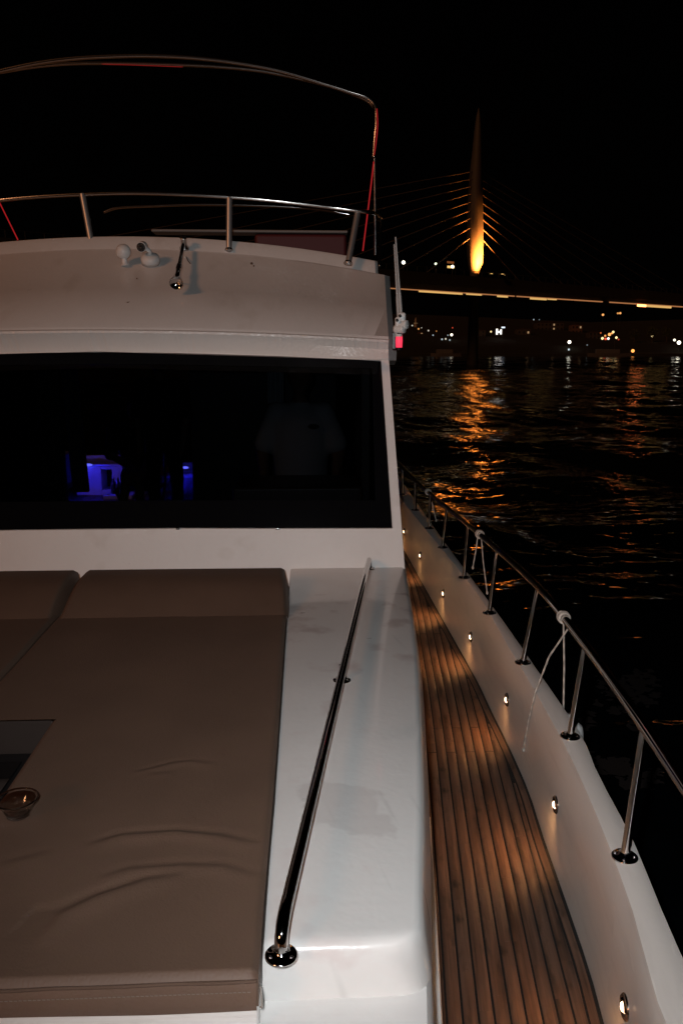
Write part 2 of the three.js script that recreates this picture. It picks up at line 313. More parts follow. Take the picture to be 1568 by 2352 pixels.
{
  const outer = mir([...lin(0, cornerTop[0], 9).map((u) => [u, lipH - 0.045 + camber(u)]), [cornerLow[0], cornerLow[1]], [cornerLow[0] + 0.005, SHO - 0.1]]);
  const hole = full(winHalf);
  const grow = hole.map(([u, h]) => [u, h]);
  Y('cabin_front', wallShape(outer, [grow], 0.06, 0), M.front);
  const small = full([[0, onWall(238, 836)[1]], [onWall(412, 838)[0], onWall(412, 838)[1]], onWall(855, 846), onWall(862, 1150), [onWall(412, 1150)[0], onWall(412, 1150)[1]]]);
  const shrink = hole.map(([u, h]) => [u * 0.9985, h + (h < -0.5 ? 0.003 : -0.003)]);
  const wind = Y('windscreen', wallShape(small, [], 0.006, -0.012), M.tint);
  Y('dark_border', wallShape(shrink, [small.map(([u, h]) => [u * 1.0005, h])], 0.008, -0.008), M.frit, wind);
  for (const px of [409, 637]) { const [u, h] = onWall(px, 1214); Y('glass_clip', basisBox(wallPt(u, h, 0.004), PORT, UP, AFT.clone().negate(), 0.02, 0.012, 0.014), M.brushed, wind); }
  // cabin sides
  for (const s of [1, -1]) {
    const rows = lin(0, 1, 12).map((t) => { const v = t * 4.2; return [[1.80, DECK - 0.02], [cornerLow[0] + 0.03, SHO - 0.35], [cornerLow[0] + 0.004, SHO - 0.06], [cornerLow[0], cornerLow[1]], [cornerTop[0], lipH - 0.045 + camber(cornerTop[0])]].map(([u, h]) => wallPt(s * u, h, -0.0 - v + 0.0).clone()); });
    Y('cabin_side', loft(rows, 0.6), M.gelcoat);
  }
}

// ------------------------------------------------------------------ flybridge front
const cowl = (u, pr) => { const bend = 0.06 * (u / HWF) ** 2; return pr.map(([v, h]) => B(u * (1 + (HWT / HWF - 1) * Math.min(1, Math.max(0, (v - vL) / (vT - vL)))), v + bend, h + camber(u, v))); };
const usF = lin(-HWF, HWF, 41);
{
  const soff = wallPt(0, 0.02).z;
  Y('visor', loft(usF.map((u) => { const bend = 0.06 * (u / HWF) ** 2, w = (h) => toUV(wallPt(0, h + camber(u))).v - bend; return cowl(u, [[w(lipH - 0.105) + 0.004, lipH - 0.105], [w(lipH - 0.085) - 0.012, lipH - 0.088], [vL + 0.03, lipH - 0.035], [vL + 0.004, lipH - 0.008], [vL - 0.008, lipH + 0.003], [vL - 0.006, lipH + 0.016], [vL + 0.012, lipH + 0.024]]); }), 0.5, (p) => { const q = toUV(p); return [q.u, q.h + q.v]; }), M.lip);
  const prof = [[vL + 0.012, lipH + 0.024], [vL + 0.022, lipH + 0.04], [(vL + vT) / 2 + 0.02, (lipH + topH) / 2], [vT - 0.01, topH - 0.012], [vT, topH - 0.002], [vT + 0.012, topH]];
  const fas = Y('flybridge_fascia', loft(usF.map((u) => cowl(u, prof)), 0.6, (p) => { const q = toUV(p); return [q.u, q.h]; }), M.gelcoat);
  for (const s of [1, -1]) {
    // the bevelled end and the side of the flybridge running aft
    const e = cowl(s * HWF, [[vL - 0.006, lipH - 0.03], ...prof.slice(0, 5)]);
    const rows = [e, e.map((p, i) => p.clone().add(PORT.clone().multiplyScalar(s * 0.045)).add(AFT.clone().multiplyScalar(0.1))), e.map((p, i) => p.clone().add(PORT.clone().multiplyScalar(s * 0.07)).add(AFT.clone().multiplyScalar(2))), e.map((p) => p.clone().add(PORT.clone().multiplyScalar(s * 0.07)).add(AFT.clone().multiplyScalar(4.4)))];
    Y('flybridge_side', loft(rows, 0.4), M.gelcoat);
    const l = cowl(s * HWF, [[vL + 0.3, lipH - 0.10], [vL + 0.06, lipH - 0.095], [vL + 0.0, lipH - 0.03]]);
    Y('visor_end', loft([l, l.map((p) => p.clone().add(PORT.clone().multiplyScalar(s * 0.06)).add(AFT.clone().multiplyScalar(0.1))), l.map((p) => p.clone().add(PORT.clone().multiplyScalar(s * 0.07)).add(AFT.clone().multiplyScalar(1.6)))], 0.4), M.lip);
  }
  const HB = toUV(atD(863, 590, vT + 0.15)).u * HWF / HWT, usB = lin(-HB, HB, 33);
  Y('flybridge_coaming', loft(usB.map((u) => cowl(u, [[vT + 0.03, topH - 0.02], [vT + 0.045, topH + 0.012], [vT + 0.085, browH - 0.014], [vT + 0.097, browH - 0.003], [vT + 0.11, browH], [vT + 0.26, browH + 0.002], [vT + 0.275, browH - 0.02], [vT + 0.28, topH - 0.3]])), 0.5), M.gelcoat);
  Y('flybridge_ledge', loft(usF.map((u) => cowl(u, [[vT + 0.01, topH - 0.002], [vT + 0.06, topH - 0.006], [vT + 0.3, topH - 0.03], [vT + 4.1, topH - 0.2]])), 0.5), M.gelcoat);
  for (const s of [1, -1]) { const a = cowl(s * HB, [[vT + 0.03, topH - 0.02], [vT + 0.045, topH + 0.012], [vT + 0.085, browH - 0.014], [vT + 0.11, browH]]); Y('coaming_return', loft([a, a.map((p) => p.clone().add(PORT.clone().multiplyScalar(s * 0.02)).add(AFT.clone().multiplyScalar(0.03))), a.map((p) => p.clone().add(PORT.clone().multiplyScalar(s * 0.03)).add(AFT.clone().multiplyScalar(3.6)))], 0.4), M.gelcoat); }
  Y('saloon_roof', loft([-1.6, 0, 1.6].map((u) => [B(u, WV + 0.2, lipH - 0.1 + camber(u)), B(u, WV + 4.2, lipH - 0.1 + camber(u))]), 0.5), M.gelcoat);
  // seat on the flybridge behind the coaming
  const seat = Y('flybridge_seat', bbox(toUV(atD(585, 560, 6.75)).u, toUV(atD(797, 560, 6.75)).u, 6.7, 6.86, browH - 0.4, toUV(atD(500, 536, 6.75)).h, 0.03), M.maroon);
  Y('seat_trim', bbox(0.0, toUV(atD(799, 560, 6.75)).u, 6.68, 6.88, toUV(atD(500, 535.5, 6.75)).h, toUV(atD(500, 529, 6.75)).h, 0.01), M.trim, seat);
}
// steel rails of the flybridge
{
  const D0 = vT + 0.12, bulge = (px) => D0 + 0.12 * ((px - 300) / 560) ** 2;
  const rail = [[-60, 470], [0, 460], [100, 451], [200, 446], [300, 443.5], [450, 448], [600, 458], [750, 475], [850, 488]].map(([x, y]) => atD(x, y, bulge(x)));
  const c = atD(858, 489.5, D0 + 0.22), tail = [atD(872, 499, D0 + 0.6), atD(874, 504, D0 + 1.3)];
  const r = Y('flybridge_rail', tube([...rail, c, ...tail], 0.0145, 120), M.rail);
  const pp = [[190, 447, 213, 571], [527, 456, 526, 576], [821, 489, 799, 606]];
  for (const [x0, y0, x1, y1] of pp) { const a = atD(x0, y0, bulge(x0)), b = atD(x1, y1, vT + 0.08), g = tube([a, b], 0.021, 1, 20); Y('post', g, M.satin, r); Y('post_foot', between(lathe([[0, 0], [0.03, 0], [0.03, 0.006], [0.024, 0.016], [0.021, 0.018]]), b, a), M.chrome, r); }
  Y('post', tube([atD(874, 506, D0 + 1.1), atD(871, 612, D0 + 0.7)], 0.0125), M.brushed, r);
  Y('inner_rail', tube([[240, 487], [265, 478.5], [360, 473], [460, 470], [620, 473.5], [740, 482], [802, 493]].map(([x, y]) => atD(x, y, D0 + 1.1)), 0.012, 60), M.rail);
  const top = Y('bimini_frame', tube([[-80, 180], [0, 163], [80, 146], [160, 135], [260, 129], [350, 128], [450, 133], [550, 145], [640, 162], [730, 188], [800, 210], [845, 226], [861, 244], [864, 280], [860, 330], [858, 360]].map(([x, y]) => atD(x, y, D0 + 0.25)), 0.0165, 160), M.rail);
  Y('bow_tube', tube([[-80, 178], [0, 166], [80, 153], [160, 146], [260, 145], [380, 147.5], [500, 153], [600, 163], [700, 183], [780, 205], [845, 232], [859, 246]].map(([x, y]) => atD(x, y, D0 + 0.55)), 0.0145, 140), M.rail, top);
  Y('leg_tube', tube([[860, 358], [861, 470], [862, 585]].map(([x, y]) => atD(x, y, D0 + 0.3)), 0.013), M.brushed, top);
  const red = M.glow(1, 0.02, 0.03, 0.3), dim = M.glow(1, 0.03, 0.03, 0.14);
  Y('red_light_line', tube([[865, 250], [867, 285], [863, 330], [859, 356]].map(([x, y]) => atD(x, y, D0 + 0.22)), 0.003, 24, 8), red, top);
  Y('red_light_line', tube([[858, 372], [850, 440], [833, 576]].map(([x, y]) => atD(x, y, D0 + 0.21)), 0.0048, 24, 8), red, top);
  Y('red_light_line', tube([[-20, 425], [42, 551]].map(([x, y]) => atD(x, y, D0 + 0.2)), 0.0045, 0, 8), red, top);
  Y('red_light_line', tube([[235, 147.5], [330, 150.5], [420, 154]].map(([x, y]) => atD(x, y, D0 + 0.52)), 0.003, 24, 8), dim, top);
}
// fittings on the fascia
const fascN = (() => { const a = B(0, vL, lipH), b = B(0, vT, topH); return PORT.clone().cross(b.clone().sub(a)).normalize(); })();
const onFascia = (px, py, out = 0) => { let best = null; for (let d = 4.4; d < 6.2; d += 0.002) { const w = atD(px, py, d), q = toUV(w); const t = (q.v - 0.06 * (q.u / HWF) ** 2 - vL) / (vT - vL), hh = lipH + t * (topH - lipH) + camber(q.u, q.v), e = Math.abs(q.h - hh - out * 1.08); if (!best || e < best[0]) best = [e, w]; } return best[1]; };
const fascOut = fascN.dot(AFT) < 0 ? fascN : fascN.clone().negate();
{
  const b0 = onFascia(288, 610, 0.002), s0 = onFascia(284, 578, 0.085);
  const lamp = Y('globe_light', between(lathe([[0.03, 0], [0.03, 0.006], [0.019, 0.012], [0.017, 0.05], [0.02, 0.07]]), b0, s0), M.white);
  const sg = new THREE.SphereGeometry(0.048, 24, 16); sg.translate(s0.x, s0.y, s0.z); Y('globe', sg, M.white, lamp);
  const cb = onFascia(347, 605, 0.0), ch = onFascia(326, 567, 0.13), ct = cb.clone().add(fascOut.clone().multiplyScalar(0.062));
  const cam = Y('security_camera', between(lathe([[0, 0], [0.06, 0], [0.061, 0.035], [0.052, 0.052], [0.03, 0.062], [0, 0.064]]), cb, ct), M.white);
  Y('arm', tube([ct, ct.clone().lerp(ch, 0.45).add(V(0.02, 0, 0)), ch], 0.014), M.white, cam);
  const look = V(-0.05, -0.25, 1).normalize();
  Y('head', between(lathe([[0, -0.05], [0.026, -0.048], [0.032, -0.03], [0.0325, 0.018], [0.03, 0.02], [0, 0.02]]), ch, ch.clone().add(look)), M.white, cam);
  const face = Y('lens_face', between(lathe([[0, 0.0215], [0.028, 0.0215], [0.0285, 0.019]]), ch, ch.clone().add(look)), M.black, cam);
  const dots = []; for (let i = 0; i < 8; i++) { const g = new THREE.SphereGeometry(0.0032, 8, 6), a = i / 8 * Math.PI * 2; g.translate(Math.cos(a) * 0.019, 0.022, Math.sin(a) * 0.019); dots.push(between(g, ch, ch.clone().add(look))); }
  { const g = new THREE.SphereGeometry(0.007, 12, 8); g.translate(0, 0.021, 0); dots.push(between(g, ch, ch.clone().add(look))); }
  Y('diode_ring', dots, M.chrome, cam).userData.kind = 'stuff';
  // chrome trumpet horn lying down the fascia
  const h0 = onFascia(421, 562, 0.07), h1 = onFascia(405, 650, 0.09), L = h0.distanceTo(h1);
  const horn = Y('horn', between(lathe([[0, -0.012], [0.011, -0.01], [0.012, 0.02], [0.0135, L * 0.45], [0.015, L * 0.55], [0.02, L * 0.58], [0.02, L * 0.66], [0.016, L * 0.7], [0.019, L * 0.82], [0.03, L * 0.93], [0.041, L], [0.042, L + 0.004], [0.039, L + 0.004], [0.028, L - 0.012], [0, L - 0.018]]), h0, h1), M.chrome);
  Y('mount', between(lathe([[0, 0], [0.032, 0], [0.032, 0.01], [0.02, 0.03], [0.02, 0.07], [0.027, 0.085], [0, 0.088]]), onFascia(424, 572, 0), onFascia(424, 572, 0).addScaledVector(fascOut, 0.1)), M.brushed, horn);
  Y('foot', segment(onFascia(409, 634, 0.085), onFascia(413, 648, 0), 0.014, 0.006), M.brushed, horn);
  Y('cable', tube([onFascia(428, 590, 0.0), onFascia(433, 600, 0.02), onFascia(438, 606, 0.003)], 0.003), M.black, horn);
  // rust blooms and chips
  const rust = std({ color: col(0.09, 0.05, 0.025), roughness: 0.9 });
  const bits = []; for (const [x, y, r] of [[578, 606, 0.009], [583, 611, 0.005], [294, 697, 0.008], [297, 695, 0.005], [132, 743, 0.006], [130, 747, 0.004], [315, 640, 0.004]]) { const g = new THREE.SphereGeometry(r, 10, 6); g.scale(1, 1.2, 0.25); g.translate(0, 0, 0); const p = onFascia(x, y, 0); g.translate(p.x, p.y, p.z); bits.push(g); }
  Y('rust_spots', bits, rust).userData.kind = 'stuff';
}
// red port light and the two whip antennas on the side of the flybridge
{
  const d = 4.62, c = atD(916, 783, d);
  const nav = Y('port_light', between(lathe([[0, -0.036], [0.017, -0.036], [0.019, 0], [0.017, 0.036], [0, 0.036]]), c, c.clone().add(UP)), M.glow(1, 0.045, 0.1, 1.1));
  Y('light_housing', [between(lathe([[0, 0.037], [0.021, 0.037], [0.02, 0.052], [0, 0.056]]), c, c.clone().add(UP)), between(lathe([[0, -0.037], [0.021, -0.037], [0.02, -0.05], [0, -0.052]]), c, c.clone().add(UP)), basisBox(c.clone().add(V(-0.028, 0, -0.02)), V(1, 0, 0), UP, V(0, 0, 1), 0.02, 0.09, 0.04)], M.black, nav);
  const pl = new THREE.PointLight(new THREE.Color(1, 0.05, 0.08), 0.012); pl.position.copy(c); pl.castShadow = true; scene.add(pl);
  const whip = (base, tip, m) => {
    const a = Y('whip_antenna', between(lathe([[0.009, 0], [0.009, 0.11], [0.007, 0.13], [0.006, 0.2], [0.0042, base.distanceTo(tip)], [0, base.distanceTo(tip) + 0.003]], 14), base, tip), M.whip);
    const t = atD(...m, d);
    Y('ratchet_mount', [basisBox(t, V(1, 0, 0), UP, V(0, 0, 1), 0.042, 0.06, 0.045, 0.012), between(lathe([[0, -0.03], [0.022, -0.03], [0.024, -0.02], [0.024, 0.02], [0.022, 0.03], [0, 0.03]]), t.clone().add(V(0.004, -0.035, 0.01)), t.clone().add(V(1, 0, 0.6))), between(lathe([[0, 0], [0.02, 0], [0.018, 0.05], [0, 0.05]]), t.clone().add(V(0, -0.075, 0)), t)], M.white, a);
    Y('mount_knob', between(lathe([[0, 0], [0.008, 0], [0.008, 0.03], [0, 0.03]], 10), t.clone().add(V(-0.01, 0.01, 0.022)), t.clone().add(V(-0.1, 0.05, 1))), M.black, a);
  };
  whip(atD(921, 728, d), atD(908, 545, d), [922, 731]);
  whip(atD(915, 735, d + 0.05), atD(905, 562, d + 0.05), [915.5, 741]);
}

// ------------------------------------------------------------------ grab rail along the coach roof
{
  const f0 = atH(646, 2195, SHO), f1 = atH(785, 1563, SHO), f2 = atH(848, 1306, SHO), up = UP.clone().multiplyScalar(0.062), dir = f2.clone().sub(f0).normalize();
  const bar = Y('grab_rail', tube([f0, f0.clone().addScaledVector(UP, 0.025), f0.clone().addScaledVector(UP, 0.045).addScaledVector(dir, 0.01), f0.clone().add(up).addScaledVector(dir, 0.045), f0.clone().add(up).addScaledVector(dir, 0.12), f0.clone().lerp(f2, 0.5).add(up), f2.clone().add(up).addScaledVector(dir, -0.1), f2.clone().addScaledVector(UP, 0.055).addScaledVector(dir, -0.02), f2.clone().addScaledVector(UP, 0.03), f2], 0.0145, 160, 18), M.chrome);
  Y('post', tube([f1, f1.clone().add(up)], 0.011), M.chrome, bar);
  for (const f of [f0, f1, f2]) {
    Y('flange', between(lathe([[0, 0], [0.034, 0], [0.034, 0.003], [0.031, 0.006], [0.019, 0.008], [0.017, 0.014], [0.0145, 0.016]]), f, f.clone().add(UP)), M.chrome, bar);
    const sc = []; for (let i = 0; i < 3; i++) { const g = new THREE.SphereGeometry(0.0045, 10, 6), a = i * 2.1 + 0.5; g.scale(1, 0.5, 1); g.translate(f.x + Math.cos(a) * 0.025, f.y + 0.0075, f.z + Math.sin(a) * 0.025); sc.push(g); }
    Y('screws', sc, M.brushed, bar).userData.kind = 'stuff';
  }
}

// ------------------------------------------------------------------ guard rail on the bulwark
const postPx = [[1440, 1968, 1478, 1680], [1308, 1692, 1343, 1490], [1209, 1522, 1235, 1355], [1130, 1408, 1142, 1268], [1072, 1327, 1075, 1210], [1022, 1258, 1026, 1170], [986, 1214, 988, 1138], [953, 1172, 954, 1107], [925, 1137, 925, 1077]];
const posts = postPx.map(([x, y, X, Yy]) => { const b = atH(x, y, TOP), q = toUV(b); q.u = Math.min(q.u, outerTop(q.v) - 0.05); const bb = B(q.u, q.v, TOP), t = atD(X, Yy, -bb.z); return [bb, t]; });
{
  const last = posts[0], prev = posts[1], step = last[0].clone().sub(prev[0]), v0 = toUV(last[0]).v - 0.8;
  posts.unshift([B((innerTop(v0) + outerTop(v0)) / 2, v0, TOP), B((innerTop(v0) + outerTop(v0)) / 2 + 0.03, v0, TOP + 0.39)]);
}
for (const s of [1, -1]) {
  const m = (w) => { if (s > 0) return w.clone(); const q = toUV(w); return B(-q.u, q.v, q.h); };
  const line = posts.map(([b, t]) => m(t).add(V(0, 0.012, 0)));
  const a = line[line.length - 1].clone().sub(line[line.length - 2]);
  line.push(line[line.length - 1].clone().add(a), line[line.length - 1].clone().addScaledVector(a, 2.4));
  const b0 = line[0].clone().sub(line[1]); line.unshift(line[0].clone().addScaledVector(b0, 0.8));
  const rail = Y('guard_rail', tube(line, 0.0165, 200, 18), M.chrome);
  for (const [b, t] of posts) {
    const p = m(b), q = m(t);
    Y('post', tube([p, q], 0.0125, 1, 16), M.chrome, rail);
    Y('flange', between(lathe([[0, 0], [0.037, 0], [0.037, 0.003], [0.034, 0.006], [0.018, 0.008], [0.0165, 0.014], [0.0125, 0.016]]), p, p.clone().add(UP)), M.chrome, rail);
    const sc = []; for (let i = 0; i < 4; i++) { const g = new THREE.SphereGeometry(0.005, 10, 6), an = i * 1.57 + 0.4; g.scale(1, 0.5, 1); g.translate(p.x + Math.cos(an) * 0.027, p.y + 0.0075, p.z + Math.sin(an) * 0.027); sc.push(g); }
    Y('screws', sc, M.brushed, rail).userData.kind = 'stuff';
  }
}
const railTop = posts.map(([b, t]) => t.clone().add(V(0, 0.012, 0)));

// ------------------------------------------------------------------ courtesy lights in the bulwark
function onBulwark(px, py) {                         // where a line of sight meets the inside of the bulwark
  const r = ray(px, py); let best = null;
  for (let d = 1.2; d < 9; d += 0.002) { const w = r.clone().multiplyScalar(-d / r.z).add(V(0, H0, 0)), q = toUV(w), t = (q.h - DECK) / (TOP - DECK), u = foot(q.v) + (innerTop(q.v) - foot(q.v)) * t, e = Math.abs(q.u - u); if (q.h > DECK && q.h < TOP && (!best || e < best[0])) best = [e, w]; }
  return best[1];
}
for (const [x, y] of [[929, 1221], [966, 1276], [1019, 1363], [1082, 1463], [1165, 1607], [1277, 1848], [1437, 2313]]) {
  const p = onBulwark(x, y), q = toUV(p), dv = 0.05;
  const tan = B(foot(q.v + dv), q.v + dv, q.h).sub(B(foot(q.v - dv), q.v - dv, q.h)).normalize();
  const n = UP.clone().cross(tan).normalize(); if (n.dot(PORT) > 0) n.negate();       // inboard
  const c = p.clone().addScaledVector(n, 0.001);
  const ring = lathe([[0.017, 0.0], [0.017, 0.006], [0.029, 0.009], [0.034, 0.004], [0.034, 0]], 30);
  const lt = Y('courtesy_light', between(ring, c, c.clone().add(n)), M.chrome);
  const hood = new THREE.SphereGeometry(0.0165, 18, 10, 0, Math.PI * 2, 0, Math.PI / 2); hood.scale(1, 0.9, 1);
  Y('lens', between(lathe([[0, 0.015], [0.010, 0.012], [0.0168, 0.002]]), c, c.clone().add(n)), M.glow(1, 0.62, 0.38, 7), lt);
  const eye = []; { const g = new THREE.TorusGeometry(0.019, 0.004, 8, 20, Math.PI); g.applyMatrix4(new THREE.Matrix4().makeBasis(tan, UP, n)); const o = c.clone().addScaledVector(n, 0.006); g.translate(o.x, o.y, o.z); eye.push(g); }
  Y('eyelid', eye, M.chrome, lt);
  const sp = new THREE.SpotLight(new THREE.Color(1, 0.47, 0.17), 0.38, 0, 1.25, 1, 2);
  sp.position.copy(c).addScaledVector(n, 0.03); sp.target.position.copy(sp.position).addScaledVector(n, 0.62).add(V(0, -0.72, -0.25)); sp.castShadow = true; sp.shadow.radius = 1.2;
  scene.add(sp, sp.target);
}

// ------------------------------------------------------------------ saloon and cockpit behind the glass
{
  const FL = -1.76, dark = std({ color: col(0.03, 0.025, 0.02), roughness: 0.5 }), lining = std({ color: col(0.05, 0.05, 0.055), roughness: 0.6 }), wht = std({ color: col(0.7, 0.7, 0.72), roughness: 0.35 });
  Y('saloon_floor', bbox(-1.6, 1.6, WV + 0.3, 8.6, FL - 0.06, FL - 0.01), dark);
  const cock = Y('cockpit_floor', bbox(-1.75, 1.75, 8.6, 13, FL - 0.06, FL - 0.008), M.caulk);
  for (let k = 0; k < 26; k++) Y('plank', bbox(-1.5 + k * 0.115, -1.39 + k * 0.115, 8.62, 12.9, FL - 0.006, FL, 0.002), M.teak[k % M.teak.length], cock);
  Y('dashboard', [bbox(onWall(530, 1085)[0], 1.5, WV + 0.25, WV + 0.75, FL, toUV(atD(700, 1086, 5.4)).h, 0.02)], std({ color: col(0.06, 0.045, 0.035), roughness: 0.4 }));
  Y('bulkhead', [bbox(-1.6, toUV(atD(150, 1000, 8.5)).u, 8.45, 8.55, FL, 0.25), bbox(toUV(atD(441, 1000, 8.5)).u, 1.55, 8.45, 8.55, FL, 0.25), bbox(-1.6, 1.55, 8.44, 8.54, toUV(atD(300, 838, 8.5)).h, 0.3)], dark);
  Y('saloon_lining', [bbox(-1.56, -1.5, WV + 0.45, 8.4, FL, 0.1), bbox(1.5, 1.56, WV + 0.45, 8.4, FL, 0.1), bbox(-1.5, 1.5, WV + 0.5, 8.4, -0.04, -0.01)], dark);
  Y('door_jamb', segment(atD(188, 1130, 8.6), atD(158, 842, 8.6), 0.17, 0.05, V(0, 0, 1)), lining);
  Y('curtain', loft(lin(0, 1, 25).map((t) => [855, 890, 926].map((yy) => atD(614 + t * 38, yy, 6.9).add(V(0, 0, Math.sin(t * 22) * 0.02)))), null), std({ color: col(0.35, 0.4, 0.44), roughness: 0.8 }));
  // white locker with its niche, lit by a blue lamp
  const dC = 10.1, l0 = toUV(atD(192, 1072, dC)), l1 = toUV(atD(330, 1072, dC)), base = toUV(atD(200, 1136, dC)).h;
  const n0 = toUV(atD(232, 1075, dC)).u, n1 = toUV(atD(256, 1075, dC)).u, nb = toUV(atD(240, 1126, dC)).h, nt = toUV(atD(240, 1079, dC)).h;
  const lock = Y('cockpit_locker', [bbox(l0.u - 0.1, n0, l0.v, l0.v + 0.5, FL, l0.h), bbox(n1, l1.u, l0.v, l0.v + 0.5, FL, l0.h), bbox(n0 - 0.001, n1 + 0.001, l0.v + 0.003, l0.v + 0.5, nt, l0.h - 0.001), bbox(n0 - 0.001, n1 + 0.001, l0.v + 0.003, l0.v + 0.5, FL, nb)], wht);
  Y('locker_niche', bbox(n0 - 0.01, n1 + 0.01, l0.v + 0.3, l0.v + 0.32, nb - 0.02, nt + 0.02, 0.002), M.black, lock);
  Y('locker_top', bbox(l0.u - 0.12, l1.u, l0.v - 0.01, l0.v + 0.9, l0.h + 0.002, l0.h + 0.03), wht, lock);
  Y('locker_back', bbox(l0.u - 0.12, l1.u, l0.v + 0.55, l0.v + 0.62, l0.h + 0.03, toUV(atD(205, 1046, dC + 0.55)).h), wht, lock);
  Y('locker_step', bbox(n1 - 0.05, l1.u - 0.1, l0.v - 0.3, l0.v - 0.02, FL, FL + 0.05), wht, lock);
  [[262, 'dark bottle by the blue lit white locker, beside its niche'], [272, 'second dark bottle by the blue lit locker, away from the niche']].forEach(([x, label]) => { const q = toUV(atD(x, 1120, dC - 0.15)), b0 = B(q.u, q.v, FL + 0.05), bt = thing('bottle', label, 'bottle', b0, undefined); mesh('bottle_body', between(lathe([[0, 0], [0.036, 0.002], [0.037, 0.11], [0.03, 0.135], [0.014, 0.155], [0.013, 0.185], [0, 0.186]]), b0, b0.clone().add(UP)), phy({ color: col(0.05, 0.05, 0.06), roughness: 0.1 }), bt); mesh('cap', between(lathe([[0, 0.187], [0.015, 0.187], [0.015, 0.205], [0, 0.206]]), b0, b0.clone().add(UP)), wht, bt); });
  const stern = toUV(atD(400, 1107, 11.6));
  const bench = Y('stern_bench', bbox(l1.u + 0.05, 1.5, stern.v, stern.v + 0.5, FL, stern.h, 0.02), wht);
  Y('bench_back', bbox(l1.u + 0.05, 1.5, stern.v + 0.42, stern.v + 0.5, stern.h, toUV(atD(400, 1062, 12)).h, 0.02), lining, bench);
  const blue = new THREE.Color(0.025, 0.02, 1);
  for (const [x, y, d, k, oz] of [[204, 1068, dC - 0.04, 1.3, 0.28], [426, 1074, 11.95, 0.5, 0.22], [322, 1090, 11.4, 0.45, 0.2]]) {
    const c = atD(x, y, d), g = new THREE.SphereGeometry(0.03, 14, 10); g.scale(1.6, 0.6, 0.6); g.translate(c.x, c.y, c.z);
    Y('blue_lamp', g, M.glow(0.15, 0.15, 1, 6), lock);
    const l = new THREE.PointLight(blue, k); l.position.copy(c).add(V(0, 0.02, oz)); l.castShadow = true; scene.add(l);
  }
}

